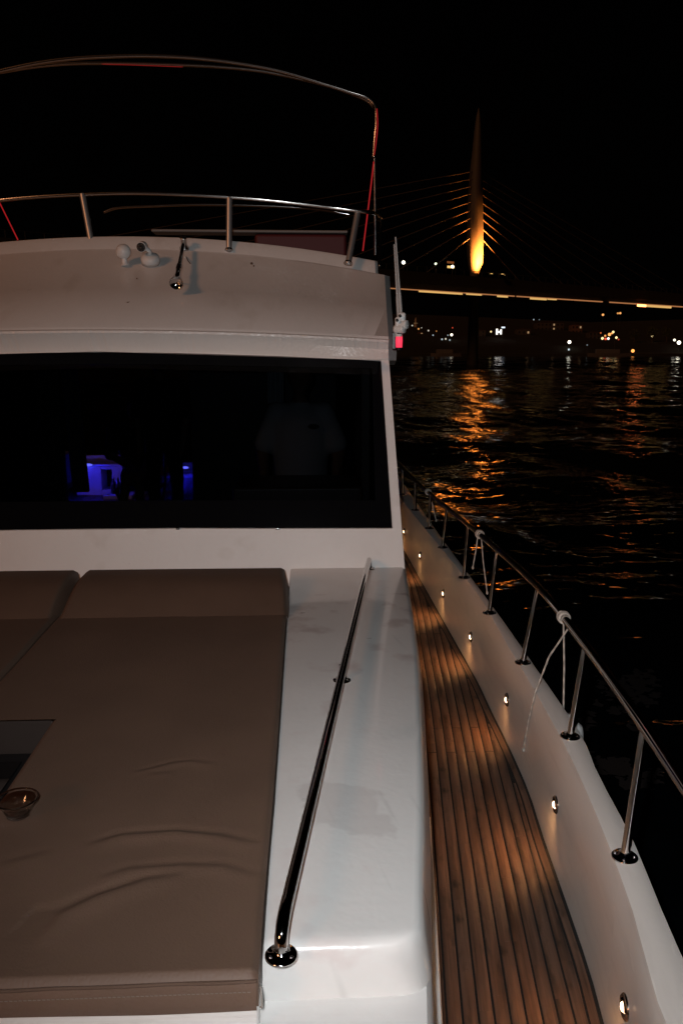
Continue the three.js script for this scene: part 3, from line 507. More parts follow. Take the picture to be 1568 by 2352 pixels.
// ------------------------------------------------------------------ sunbed cushions
{
  // wrinkles: polylines in photograph pixels brought down to the cushion's plane
  const wr = [[[300, 1776], [340, 1770], [400, 1754], [440, 1750], [500, 1757], 0.0035, 0.012], [[330, 1782], [400, 1776], 0.002, 0.012], [[200, 1944], [280, 1921], [400, 1913], [500, 1922], [592, 1942], 0.006, 0.016], [[90, 2170], [150, 2100], [230, 2062], [340, 2026], [430, 2015], 0.0062, 0.02], [[230, 2020], [300, 1999], [420, 1991], [510, 1993], [590, 2018], 0.004, 0.016], [[0, 1990], [120, 1960], 0.002, 0.02]]
    .map((l) => ({ a: l[l.length - 2], w: l[l.length - 1], pts: l.slice(0, -2).map(([x, y]) => { const q = toUV(atH(x, y, CUSH)); return [q.u, q.v]; }) }));
  const wrinkle = (u, v) => {
    let s = 0;
    for (const { a, w, pts } of wr) {
      let best = 1e9, tt = 0, side = 0;
      for (let i = 0; i < pts.length - 1; i++) {
        const [x0, y0] = pts[i], [x1, y1] = pts[i + 1], dx = x1 - x0, dy = y1 - y0, t = Math.max(0, Math.min(1, ((u - x0) * dx + (v - y0) * dy) / (dx * dx + dy * dy))), ex = u - x0 - t * dx, ey = v - y0 - t * dy, e = Math.hypot(ex, ey);
        if (e < best) { best = e; tt = (i + t) / (pts.length - 1); side = ey; }
      }
      const f = Math.sin(Math.PI * Math.min(1, Math.max(0, tt))) ** 0.6, k = side > 0 ? 0.8 : 1.9;
      s += a * f * Math.exp(-((best / (w * k)) ** 2)) - a * 0.7 * f * Math.exp(-(((side - w * 1.1) / (w * 0.7)) ** 2)) * (best < w * 4 ? 1 : 0);
    }
    return s;
  };
  const seam = () => 0.004;
  const hatchU = toUV(atH(120, 1652, CUSH)), hatchLow = 2.0;
  const front = toUV(atH(590, 2238, CUSH)).v;
  const back = WV - 0.05, bolF = toUV(atH(655, 1412, CUSH)).v, bolB = toUV(atH(662, 1302, -1.115)).v + 0.02;
  const soft = (x, e) => (x < e ? 1 - (1 - x / e) ** 2.4 : 1);
  function cushion(s, label) {
    const right = (v) => inner(v) - 0.003;
    const t = thing('sunbed_cushion', label, 'cushion', B(s * 0.6, (front + back) / 2, PLAT));
    // grids: before, beside and behind the hatch cut-out
    const hu = hatchU.u, hv1 = hatchU.v, hv0 = hatchLow;
    const top = (u, v) => CUSH + (s > 0 ? wrinkle(u, v) : 0) + 0.006 * (fbm(u * 2.2 + 9, v * 2.2 + (s > 0 ? 0 : 5), 97, 3) - 0.45);
    const panel = (uA, uB, vA, vB, edges) => {      // edges: which sides roll down
      const nu = Math.max(6, Math.round((uB(vA) - uA(vA)) / 0.008)), nv = Math.max(6, Math.round((vB - vA) / 0.01)), rows = [];
      const R = 0.02;
      for (let j = 0; j <= nv; j++) {
        const v = vA + (vB - vA) * j / nv, row = [];
        for (let i = 0; i <= nu; i++) {
          const a = uA(v), b = uB(v), u = a + (b - a) * i / nu;
          let k = 1;
          if (edges.l) k = Math.min(k, soft(u - a, R)); if (edges.r) k = Math.min(k, soft(b - u, R));
          if (edges.f) k = Math.min(k, soft(v - vA, R * 0.5)); if (edges.b) k = Math.min(k, soft(vB - v, R));
          row.push(B(s * u, v, top(u, v) - 0.012 * (1 - k)));
        }
        rows.push(row);
      }
      const g = loft(rows, null, (p) => { const q = toUV(p); return [q.u, q.v]; });
      const wallsOut = [];
      const low = -1.277;
      const skirt = (line) => wallsOut.push(loft([line, line.map((p, i) => p.clone().setY(H0 + (p.y - H0) * 0.5 + low * 0.5)).map((p) => p), line.map((p) => p.clone().setY(H0 + low))], 0.7));
      if (edges.l) skirt(rows.map((r) => r[0])); if (edges.r) skirt(rows.map((r) => r[r.length - 1]));
      if (edges.f) skirt(rows[0]); if (edges.b) skirt(rows[rows.length - 1]);
      return [g.index ? g.toNonIndexed() : g, ...wallsOut];
    };
    const c0 = () => seam();
    const geo = [...panel(c0, right, front, hv0, { l: 1, r: 1, f: 1 }), ...panel(() => hu, right, hv0, hv1, { l: 1, r: 1 }), ...panel(c0, right, hv1, bolF + 0.06, { l: 1, r: 1 })];
    // the inner ends of the cut-out
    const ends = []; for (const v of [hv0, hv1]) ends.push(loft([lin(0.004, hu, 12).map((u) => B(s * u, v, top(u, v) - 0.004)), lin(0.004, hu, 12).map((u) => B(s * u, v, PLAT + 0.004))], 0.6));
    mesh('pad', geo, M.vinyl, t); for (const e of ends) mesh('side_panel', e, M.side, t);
    // front border, piping and stitches
    const bf = lin(0.006, right(front) - 0.004, 40);
    mesh('border', loft([0, 0.004, 0.007, 0.009, 0.009, 0.006].map((o, i) => bf.map((u) => B(s * u, front - o - 0.002 * Math.sin(u * 9) * (i > 2 ? 1 : 0), CUSH - 0.012 - i * 0.0128 + (i > 3 ? 0.005 * Math.max(0, Math.sin(u * 2.6 + 1)) : 0)))), 0.9), M.vinyl, t);
    mesh('piping', tube(bf.filter((_, i) => i % 3 === 0).map((u) => B(s * u, front - 0.003, CUSH - 0.013 + 0.001 * Math.sin(u * 31))), 0.0035, 60, 8), M.vinyl, t);
    const sts = []; for (let u = 0.02; u < right(front) - 0.02; u += 0.009) sts.push(tube([B(s * u, front - 0.0085, CUSH - 0.032), B(s * (u + 0.0055), front - 0.0085, CUSH - 0.0325)], 0.0008, 1, 5));
    mesh('stitching', sts, M.thread, t).userData.kind = 'stuff';
    // raised bolster across the head end
    const rowsB = lin(0, 1, 60).map((q) => {
      const e = Math.min(q, 1 - q), k = e < 0.03 ? Math.sqrt(1 - (1 - e / 0.03) ** 2) : 1, row = [];
      for (let j = 0; j <= 26; j++) {
        const a = j / 26, v0 = bolF - 0.004, v1 = bolB, ur = right(bolF) + 0.018 - 0.016 * a, u = 0.006 + (ur - 0.006) * q;
        const hh = 0.092 * Math.min(1, a < 0.75 ? Math.sin(a / 0.75 * Math.PI / 2) ** 1.0 : a > 0.93 ? Math.sqrt(Math.max(0, 1 - ((a - 0.93) / 0.07) ** 2)) : 1);
        const sag = 0.008 * Math.sin(u * 3 + 1) * Math.sin(a * 3.1);
        row.push(B(s * u, v0 + (v1 - v0) * (a), CUSH - 0.02 + (hh + 0.02 + sag * 0.5) * (0.15 + 0.85 * k) - (1 - k) * 0.01));
      }
      return row;
    });
    const endCap = (row) => loft([row, row.map((p) => p.clone().setY(Math.min(p.y, H0 + CUSH - 0.03)))], 0.7);
    mesh('bolster', [loft(rowsB, null).toNonIndexed(), endCap(rowsB[0]), endCap(rowsB[rowsB.length - 1])], M.vinyl, t);
    mesh('zip_pull', tube([B(s * (right(front) + 0.004), front + 0.002, CUSH - 0.03), B(s * (right(front) + 0.006), front - 0.006, CUSH - 0.07), B(s * (right(front) + 0.003), front - 0.004, CUSH - 0.07)], 0.002, 12, 6), std({ color: col(0.3, 0.27, 0.24), roughness: 0.6 }), t);
    return t;
  }
  cushion(1, 'brown vinyl sunbed cushion beside the chrome grab rail, creased, with the glass bowl on it');
  cushion(-1, 'brown vinyl sunbed cushion across the seam from the creased one');
  // deck hatch in the cut-out
  const hz = hatchU.u - 0.05;
  const hat = Y('deck_hatch', [bbox(-hz - 0.04, hz + 0.04, hatchLow + 0.01, hatchU.v - 0.012, PLAT, PLAT + 0.03, 0.012)], M.black);
  Y('hatch_glass', bbox(-hz + 0.03, hz - 0.03, hatchLow + 0.07, hatchU.v - 0.08, PLAT + 0.028, PLAT + 0.034, 0.002), M.frit, hat);
  // bowl
  const base = atH(43, 1878, CUSH).add(V(0, 0.006, 0));
  const bowl = thing('glass_bowl', 'small clear glass bowl on the brown cushion beside the hatch', 'bowl', base);
  const prof = [[0, 0.002], [0.024, 0.002], [0.027, 0], [0.0295, 0.002], [0.031, 0.008], [0.037, 0.022], [0.045, 0.037], [0.052, 0.046], [0.0545, 0.048], [0.0545, 0.0505], [0.052, 0.0512], [0.050, 0.048], [0.043, 0.038], [0.0345, 0.023], [0.029, 0.012], [0.024, 0.0085], [0, 0.008]];
  const bg = lathe(prof, 48); bg.translate(base.x, base.y, base.z);
  mesh('bowl_body', bg, M.clear, bowl);
}

// ------------------------------------------------------------------ lines tied to the rail, and the fender
const ropeTex = tex(128, 256, (x, y) => { const k = Math.sin((x * 2 + y * 8) * Math.PI * 2), z = Math.sin((x * 2 - y * 8) * Math.PI * 2); return k > 0.35 && z > -0.2 ? [0.12, 0.11, 0.1] : [0.8, 0.77, 0.73]; }, true);
function ropeMat(len) { const t = ropeTex.clone(); t.repeat.set(Math.max(1, len * 5), 1); t.needsUpdate = true; return std({ map: t, roughness: 0.9 }); }
function nearRail(px, py) { let best = null; const c = new THREE.CatmullRomCurve3(railTop, false, 'centripetal'); for (let i = 0; i <= 3000; i++) { const p = c.getPoint(i / 3000), q = p.clone().sub(V(0, H0, 0)), z = q.z * -1, yy = q.y * cP + z * sP, zz = z * cP - q.y * sP, e = Math.hypot(784 + q.x / zz * F - px, 1176 - yy / zz * F - py); if (!best || e < best[0]) best = [e, p, c.getTangent(i / 3000)]; } return [best[1], best[2].normalize()]; }
function line(name, label, px, py, strands) {
  const [c, tan] = nearRail(px, py);
  const t = thing(name, label, 'rope', c, undefined);
  const sx = UP.clone().cross(tan).normalize(), sy = tan.clone().cross(sx), hx = []; for (let i = 0; i <= 60; i++) { const t = i / 60 * 3.2 * Math.PI * 2; hx.push(c.clone().addScaledVector(tan, (i / 60 - 0.5) * 0.03).addScaledVector(sx, Math.cos(t) * 0.0215).addScaledVector(sy, Math.sin(t) * 0.0215)); }
  const coils = tube(hx, 0.005, 220, 8);
  mesh('coil', coils, ropeMat(0.15), t);
  for (const pts of strands(c, tan)) { let L = 0; for (let i = 1; i < pts.length; i++) L += pts[i].distanceTo(pts[i - 1]); mesh('strand', tube(pts.flatMap((p, i) => i < pts.length - 1 ? [0, 0.25, 0.5, 0.75].map((k) => p.clone().lerp(pts[i + 1], k)) : [p]), 0.0038, Math.round(L * 60) + 8, 8), ropeMat(L), t); const e = pts[pts.length - 1], kn = new THREE.SphereGeometry(0.0075, 10, 8); kn.scale(1, 1.4, 1); kn.translate(e.x, e.y, e.z); mesh('knot', kn, ropeMat(0.03), t); }
  return t;
}
line('fender_line', 'speckled line coiled on the chrome rail, one end hanging inside the white bulwark', 1303, 1411, (c) => {
  const a = c.clone().add(V(0, -0.02, 0)), edge = onBulwark(1243, 1592), q = toUV(edge), e2 = B(innerTop(q.v) - 0.004, q.v, TOP + 0.003), low = onBulwark(1204, 1722), lq = B(toUV(low).u - 0.006, toUV(low).v, toUV(low).h), mid = e2.clone().lerp(lq, 0.5).addScaledVector(PORT, -0.004);
  return [[a, c.clone().add(V(0.012, -0.2, 0)), c.clone().add(V(0.02, -0.42, 0.0))], [c.clone().add(V(0.02, -0.022, 0.03)), c.clone().lerp(e2, 0.5).add(V(0, -0.004, 0)), e2, e2.clone().addScaledVector(PORT, -0.006).add(V(0, -0.03, 0)), mid, lq]];
});
line('fender_line', 'speckled line looped over the rail in two short hanging strands by the fourth stanchion', 1103, 1225, (c) => [[c.clone().add(V(-0.012, -0.02, 0)), c.clone().add(V(-0.02, -0.1, 0)), atD(1085, 1304, -c.z)], [c.clone().add(V(0.01, -0.02, 0)), atD(1109, 1290, -c.z), atD(1118, 1362, -c.z)]]);
line('fender_line', 'thin line tied near the far end of the rail, one strand down', 985, 1127, (c) => [[c.clone().add(V(0.012, -0.015, 0)), atD(993, 1160, -c.z), atD(1001, 1196, -c.z)]]);
{
  const [c] = nearRail(1303, 1411), top = c.clone().add(V(0.02, -0.425, 0));
  const f = thing('boat_fender', 'white fender hung outside the bulwark below the coiled line', 'fender', top.clone().add(V(0, -0.62, 0)));
  const q = toUV(top), fx = B(outerTop(q.v) + 0.05, q.v, q.h), b = fx.clone().add(V(0, -0.5, 0));
  mesh('fender_body', between(lathe([[0, 0], [0.03, 0.01], [0.052, 0.04], [0.056, 0.08], [0.056, 0.42], [0.05, 0.452], [0.034, 0.468], [0.026, 0.476], [0.024, 0.5], [0, 0.502]]), b, b.clone().add(UP)), M.white, f);
  mesh('band', between(lathe([[0.03, 0.47], [0.032, 0.473], [0.032, 0.482], [0.029, 0.485]]), b, b.clone().add(UP)), M.black, f);
}

// ------------------------------------------------------------------ people behind the tinted glass
function body(bones, cell = 0.02) {                  // bones: [a, b, ra, rb], one smooth skin
  const box = new THREE.Box3(); for (const [a, b, r0, r1] of bones) { box.expandByPoint(a); box.expandByPoint(b); } box.expandByScalar(0.2);
  const size = box.getSize(V(0, 0, 0)), S = Math.max(size.x, size.y, size.z), n = Math.min(76, Math.ceil(S / cell)), ctr = box.getCenter(V(0, 0, 0));
  const mc = new MarchingCubes(n, new THREE.MeshBasicMaterial(), false, false, 400000); mc.isolation = 0;
  const p = V(0, 0, 0), ab = V(0, 0, 0), ap = V(0, 0, 0);
  for (let z = 0; z < n; z++) for (let y = 0; y < n; y++) for (let x = 0; x < n; x++) {
    p.set(((x - n / 2) / (n / 2)) * S / 2 + ctr.x, ((y - n / 2) / (n / 2)) * S / 2 + ctr.y, ((z - n / 2) / (n / 2)) * S / 2 + ctr.z);
    let d = 1e9; const k = 0.035;
    for (const [a, b, r0, r1] of bones) { ab.subVectors(b, a); ap.subVectors(p, a); const t = Math.max(0, Math.min(1, ap.dot(ab) / Math.max(1e-9, ab.lengthSq()))); const e = ap.addScaledVector(ab, -t).length() - (r0 + (r1 - r0) * t); const h = Math.max(0, k - Math.abs(d - e)) / k; d = Math.min(d, e) - h * h * k * 0.25; }
    mc.field[x + y * n + z * n * n] = -d;
  }
  mc.update();
  const g = new THREE.BufferGeometry(), c = mc.count, pos = new Float32Array(c * 3);
  for (let i = 0; i < c; i++) { pos[i * 3] = mc.positionArray[i * 3] * S / 2 + ctr.x; pos[i * 3 + 1] = mc.positionArray[i * 3 + 1] * S / 2 + ctr.y; pos[i * 3 + 2] = mc.positionArray[i * 3 + 2] * S / 2 + ctr.z; }
  g.setAttribute('position', new THREE.BufferAttribute(pos, 3)); const m = mergeVertices(g, 1e-4); m.computeVertexNormals(); const o = m.toNonIndexed(); o.setAttribute('uv', new THREE.BufferAttribute(new Float32Array(o.attributes.position.count * 2), 2)); return o;
}
const skin = std({ color: col(0.16, 0.085, 0.055), roughness: 0.6 }), cloth = (r, g, b) => std({ color: col(r, g, b), roughness: 0.9 });
function hand(w, dir, side, curl = 0.5) {            // palm and five bent fingers
  const d = dir.clone().normalize(), s = side.clone().normalize(), nrm = d.clone().cross(s).normalize(), out = [[w, w.clone().addScaledVector(d, 0.085), 0.024, 0.034]];
  for (const [o, l] of [[-0.03, 0.07], [-0.01, 0.08], [0.011, 0.075], [0.031, 0.06]]) { const k = w.clone().addScaledVector(d, 0.09).addScaledVector(s, o), m = k.clone().addScaledVector(d, l * 0.5).addScaledVector(nrm, curl * 0.015), e = m.clone().addScaledVector(d, l * 0.42).addScaledVector(nrm, curl * 0.03); out.push([k, m, 0.0095, 0.009], [m, e, 0.009, 0.0075]); }
  const t0 = w.clone().addScaledVector(d, 0.03).addScaledVector(s, -0.03), t1 = t0.clone().addScaledVector(d, 0.03).addScaledVector(s, -0.03); out.push([t0, t1, 0.013, 0.011], [t1, t1.clone().addScaledVector(d, 0.03).addScaledVector(s, -0.006), 0.011, 0.009]); return out;
}
function head(c, f, r) {                             // skull, jaw, nose, ears round c, looking along f
  const s = UP.clone().cross(f).normalize(), q = (a, b, d) => c.clone().addScaledVector(s, a).addScaledVector(UP, b).addScaledVector(f, d);
  return [[q(0, 0.03, -0.015), q(0, 0.02, 0.015), 0.083, 0.08], [q(0, -0.05, 0.03), q(0, -0.075, 0.05), 0.058, 0.042], [q(0, 0.015, 0.09), q(0, -0.025, 0.108), 0.01, 0.015], [q(0.078, 0.0, -0.005), q(0.08, -0.02, -0.01), 0.014, 0.01], [q(-0.078, 0.0, -0.005), q(-0.08, -0.02, -0.01), 0.014, 0.01]];
}
{ // helmsman in a white T-shirt
  const d = 5.75, sh0 = atD(636, 948, d), sh1 = atD(744, 948, d), mid = sh0.clone().lerp(sh1, 0.5), FLO = H0 - 1.77;
  const hip = V(mid.x, mid.y - 0.52, mid.z), nk = mid.clone().add(V(0, 0.1, 0)), hd = mid.clone().add(V(0, 0.24, 0));
  const o = thing('person', 'person in a white T-shirt standing behind the dashboard at the wheel', 'person', V(mid.x, FLO, mid.z));
  const e0 = sh0.clone().add(V(-0.1, -0.27, 0.02)), e1 = sh1.clone().add(V(0.1, -0.27, 0.02)), w0 = e0.clone().add(V(0.02, -0.2, 0.14)), w1 = e1.clone().add(V(-0.02, -0.2, 0.14));
  const legs = []; for (const s of [-1, 1]) { const k = V(mid.x + s * 0.1, FLO + 0.48, mid.z + 0.01), a = V(mid.x + s * 0.11, FLO + 0.09, mid.z); legs.push([V(mid.x + s * 0.09, hip.y, hip.z), k, 0.085, 0.055], [k, a, 0.055, 0.04], [a.clone().add(V(0, -0.04, -0.03)), a.clone().add(V(0, -0.05, 0.13)), 0.04, 0.035]); }
  mesh('body', body([[hip, mid.clone().add(V(0, -0.1, 0)), 0.12, 0.13], [sh0, sh1, 0.06, 0.06], [mid.clone().add(V(0, -0.02, 0)), nk, 0.06, 0.052], ...head(hd, V(0, 0, 1)), [sh0, e0, 0.05, 0.042], [e0, w0, 0.042, 0.03], [sh1, e1, 0.05, 0.042], [e1, w1, 0.042, 0.03], ...legs, ...hand(w0, V(0.1, -0.4, 0.6), V(1, 0, 0)), ...hand(w1, V(-0.1, -0.4, 0.6), V(-1, 0, 0))], 0.018), skin, o);
  mesh('hair', body([[hd.clone().add(V(0, 0.06, -0.03)), hd.clone().add(V(0, 0.05, 0)), 0.085, 0.08]], 0.012), cloth(0.01, 0.008, 0.007), o);
  const sl0 = sh0.clone().lerp(e0, 0.78), sl1 = sh1.clone().lerp(e1, 0.78);
  mesh('shirt', body([[hip.clone().add(V(0, 0.1, 0)), mid.clone().add(V(0, -0.1, 0)), 0.155, 0.15], [mid.clone().add(V(0, -0.03, 0)), mid.clone().add(V(0, 0.045, 0)), 0.085, 0.06], [hip.clone().add(V(0, -0.06, 0)), hip.clone().add(V(0, 0.2, 0)), 0.165, 0.16], [hip.clone().add(V(-0.06, 0.1, 0)), mid.clone().add(V(-0.07, -0.1, 0)), 0.125, 0.13], [hip.clone().add(V(0.06, 0.1, 0)), mid.clone().add(V(0.07, -0.1, 0)), 0.125, 0.13], [sh0.clone().add(V(0.02, -0.01, 0)), sh1.clone().add(V(-0.02, -0.01, 0)), 0.072, 0.072], [sh0, sl0, 0.07, 0.078], [sh1, sl1, 0.07, 0.078]], 0.018), cloth(0.36, 0.38, 0.4), o);
  mesh('shirt_print', (() => { const g = new THREE.SphereGeometry(0.04, 14, 8); g.scale(1, 0.45, 0.12); const p = atD(720, 980, d - 0.16); g.translate(p.x, p.y, p.z); return g; })(), cloth(0.03, 0.03, 0.03), o);
}
{ // guest sitting on a chair in the cockpit, and one standing in the doorway
  const d = 8.9, hipP = atD(322, 1085, d), FLO = H0 - 1.76;
  const o = thing('person', 'person in dark clothes sitting bent forward on a chair by the blue lit locker', 'person', V(hipP.x, FLO, hipP.z));
  const sh = atD(300, 985, d + 0.02), hd = atD(312, 945, d - 0.05), kn = atD(292, 1096, d - 0.42), kn2 = atD(318, 1100, d - 0.42), an = V(kn.x - 0.06, FLO + 0.08, kn.z + 0.08), an2 = V(kn2.x + 0.03, FLO + 0.08, kn2.z + 0.05);
  const shL = sh.clone().add(V(-0.16, 0, 0.04)), shR = sh.clone().add(V(0.18, -0.01, -0.02)), eL = shL.clone().add(V(-0.03, -0.26, 0.12)), eR = shR.clone().add(V(0.04, -0.26, 0.12)), wL = kn.clone().add(V(0.04, 0.08, -0.08)), wR = kn2.clone().add(V(0.04, 0.08, -0.08));
  const torso = [[hipP, sh.clone().add(V(0, -0.12, 0)), 0.15, 0.14], [shL, shR, 0.065, 0.065], [shL, eL, 0.055, 0.045], [shR, eR, 0.055, 0.045]];
  mesh('body', body([...torso, [sh, hd.clone().add(V(0, -0.1, 0)), 0.06, 0.05], ...head(hd, V(-0.3, -0.2, 0.9).normalize()), [eL, wL, 0.042, 0.03], [eR, wR, 0.042, 0.03], [hipP.clone().add(V(-0.08, 0, 0)), kn, 0.09, 0.06], [hipP.clone().add(V(0.08, 0, 0)), kn2, 0.09, 0.06], [kn, an, 0.056, 0.038], [kn2, an2, 0.056, 0.038], [an, an.clone().add(V(0, -0.04, 0.14)), 0.036, 0.03], [an2, an2.clone().add(V(0, -0.04, 0.14)), 0.036, 0.03], ...hand(wL, V(0.1, -0.2, 0.5), V(1, 0, 0)), ...hand(wR, V(-0.1, -0.2, 0.5), V(-1, 0, 0))], 0.02), skin, o);
  mesh('clothes', body([...torso.map(([a, b, r, q]) => [a, b, r + 0.014, q + 0.014]), [hipP.clone().add(V(-0.08, 0, 0)), hipP.clone().add(V(-0.08, 0, 0)).lerp(kn, 0.75), 0.105, 0.085], [hipP.clone().add(V(0.08, 0, 0)), hipP.clone().add(V(0.08, 0, 0)).lerp(kn2, 0.75), 0.105, 0.085]], 0.02), cloth(0.012, 0.011, 0.012), o);
  mesh('hair', body([[hd.clone().add(V(0.0, 0.05, -0.03)), hd.clone().add(V(0.01, -0.03, -0.05)), 0.09, 0.075]], 0.014), cloth(0.008, 0.006, 0.006), o);
  const ch = thing('deck_chair', 'dark slatted chair under the person sitting by the blue lit locker', 'chair', V(hipP.x, FLO, hipP.z));
  const sy = hipP.y - 0.16, wood = std({ color: col(0.02, 0.016, 0.014), roughness: 0.5 });
  for (let i = 0; i < 5; i++) mesh('slat', basisBox(V(hipP.x, sy, hipP.z - 0.2 + i * 0.1), V(1, 0, 0), UP, V(0, 0, 1), 0.46, 0.02, 0.08), wood, ch);
  for (const [sx, sz] of [[-1, -1], [1, -1], [-1, 1], [1, 1]]) mesh('leg', tube([V(hipP.x + sx * 0.22, sy, hipP.z + sz * 0.2), V(hipP.x + sx * 0.24, FLO + 0.01, hipP.z - sz * 0.2)], 0.018), wood, ch);
  mesh('backrest', [segment(V(hipP.x - 0.22, sy, hipP.z - 0.22), V(hipP.x - 0.22, sy + 0.48, hipP.z - 0.3), 0.03, 0.03), segment(V(hipP.x + 0.22, sy, hipP.z - 0.22), V(hipP.x + 0.22, sy + 0.48, hipP.z - 0.3), 0.03, 0.03), basisBox(V(hipP.x, sy + 0.4, hipP.z - 0.29), V(1, 0, 0), UP, V(0, 0, 1), 0.46, 0.12, 0.02)], wood, ch);

  const e = 8.2, sp = thing('person', 'person in dark clothes standing with legs apart in the saloon doorway', 'person', V(atD(378, 1100, e).x, FLO, -e));
  const cx = sp.position.x, z = -e, y = (h) => FLO + h, l0 = atD(354, 1100, e).x, l1 = atD(408, 1100, e).x;
  const sL = V(cx - 0.17, y(1.42), z), sR = V(cx + 0.17, y(1.42), z), eLs = sL.clone().add(V(-0.08, -0.28, 0)), eRs = sR.clone().add(V(0.08, -0.28, 0)), wLs = eLs.clone().add(V(0.03, -0.25, 0.06)), wRs = eRs.clone().add(V(-0.03, -0.25, 0.06)), hh = V(cx, y(1.64), z);
  const lg = []; for (const x of [l0, l1]) lg.push([V(cx + (x - cx) * 0.8, y(0.9), z), V(x, y(0.5), z + 0.02), 0.095, 0.062], [V(x, y(0.5), z + 0.02), V(x, y(0.08), z), 0.06, 0.05]);
  const tr = [[V(cx, y(0.95), z), V(cx, y(1.3), z), 0.14, 0.15], [sL, sR, 0.065, 0.065], [sL, eLs, 0.055, 0.048], [sR, eRs, 0.055, 0.048]];
  mesh('body', body([...tr, ...lg.map(([a, b, r, q]) => [a, b, r - 0.015, q - 0.015]), [V(cx, y(1.45), z), V(cx, y(1.56), z), 0.055, 0.05], ...head(hh, V(0, 0, -1)), [eLs, wLs, 0.042, 0.03], [eRs, wRs, 0.042, 0.03], ...hand(wLs, V(0.05, -0.6, 0.1), V(0, 0, 1)), ...hand(wRs, V(-0.05, -0.6, 0.1), V(0, 0, 1)), ...[l0, l1].map((x) => [V(x, y(0.05), z - 0.04), V(x, y(0.04), z - 0.2), 0.045, 0.035])], 0.02), skin, sp);
  mesh('clothes', body([...tr.map(([a, b, r, q]) => [a, b, r + 0.014, q + 0.014]), ...lg], 0.02), cloth(0.01, 0.01, 0.011), sp);
  mesh('hair', body([[hh.clone().add(V(0, 0.05, 0.02)), hh.clone().add(V(0, 0.0, 0.04)), 0.088, 0.08]], 0.014), cloth(0.008, 0.006, 0.006), sp);
}

// ------------------------------------------------------------------ water
{
  const az = []; for (let a = -180; a < 1.5; a += 3) az.push(a); for (let a = 1.5; a < 30; a += 0.065) az.push(a); for (let a = 30; a <= 180; a += 3) az.push(a); if (az[az.length - 1] < 180) az.push(180);
  const rad = [0.5]; while (rad[rad.length - 1] < 760) rad.push(rad[rad.length - 1] * 1.0072 + 0.002); rad.push(1200, 2500, 5200);
  const waves = []; let sd = 99; const q = () => { sd = (sd * 1103515245 + 12345) >>> 0; return (sd >>> 8) / 16777216; };
  for (let i = 0; i < 46; i++) { const lam = 0.45 * 1.095 ** i * (0.9 + 0.2 * q()), th = 2.2 + (q() - 0.5) * 2.2; waves.push({ lam, kx: Math.cos(th) * 6.283 / lam, kz: Math.sin(th) * 6.283 / lam, a: lam * 0.0034 * (lam > 12 ? 0.5 : 1) * (0.6 + 0.8 * q()), ph: q() * 6.28 }); }
  const n = az.length, pos = new Float32Array(rad.length * n * 3), uv = new Float32Array(rad.length * n * 2), idx = [];
  rad.forEach((r, j) => az.forEach((a, i) => {
    const t = a * Math.PI / 180, x = Math.sin(t) * r, z = -Math.cos(t) * r, inView = a >= 1.5 && a <= 30, cell = r * (inView ? 0.0072 : 0.06);
    let y = 0;
    if (r < 700) for (const w of waves) { const k = w.lam / cell; if (k < 2.2) continue; const f = Math.min(1, (k - 2.2) / 2); y += w.a * f * Math.sin(w.kx * x + w.kz * z + w.ph + 0.6 * Math.sin(w.kx * 0.31 * z - w.kz * 0.27 * x)); }
    const k = j * n + i; pos[k * 3] = x; pos[k * 3 + 1] = y; pos[k * 3 + 2] = z; uv[k * 2] = x / 9; uv[k * 2 + 1] = z / 9;
    if (j && i) idx.push(k, k - n, k - n - 1, k, k - n - 1, k - 1);
  }));
  const g = new THREE.BufferGeometry(); g.setAttribute('position', new THREE.BufferAttribute(pos, 3)); g.setAttribute('uv', new THREE.BufferAttribute(uv, 2)); g.setIndex(idx); g.computeVertexNormals();
  const bump = tex(1024, 1024, (x, y) => { const a = fbm(x * 14 + 0.6 * Math.sin(y * 6.283), y * 22, 14 * 22, 4); return 0.65 * (1 - Math.abs(2 * fbm(x * 18, y * 26, 18 * 26, 3) - 0.9)) + 0.35 * a; });
  structure('water', g, std({ color: col(0.004, 0.006, 0.007), roughness: 0.05, bumpMap: bump, bumpScale: 0.035 }));
}

{ // broken foam of the hull's wash
  const gs = []; let sd = 5; const q = () => { sd = (sd * 1103515245 + 12345) >>> 0; return (sd >>> 8) / 16777216; };
  for (let i = 0; i < 900; i++) {
    const t = q(), c = atH(1345 + 140 * q() + 30 * Math.sin(t * 9), 1560 + 280 * t, -H0); if (fbm(c.x * 3 + 30, c.z * 3 + 60, 97, 3) < 0.44) continue;
    const g = new THREE.CircleGeometry(0.012 + 0.04 * q() * q(), 7), a = g.attributes.position; for (let k = 1; k < a.count; k++) { const m = 0.5 + q(); a.setXY(k, a.getX(k) * m * 1.5, a.getY(k) * m); }
    g.rotateX(-Math.PI / 2); g.rotateY(q() * 6); g.translate(c.x, 0.09 + 0.03 * q(), c.z); gs.push(g.toNonIndexed());
  }
  const m = structure('wake_foam', mergeGeometries(gs), std({ color: col(0.05, 0.036, 0.032), roughness: 0.7 })); m.userData = { kind: 'stuff', label: 'faint broken foam on the dark water beside the hull', category: 'foam' };
}
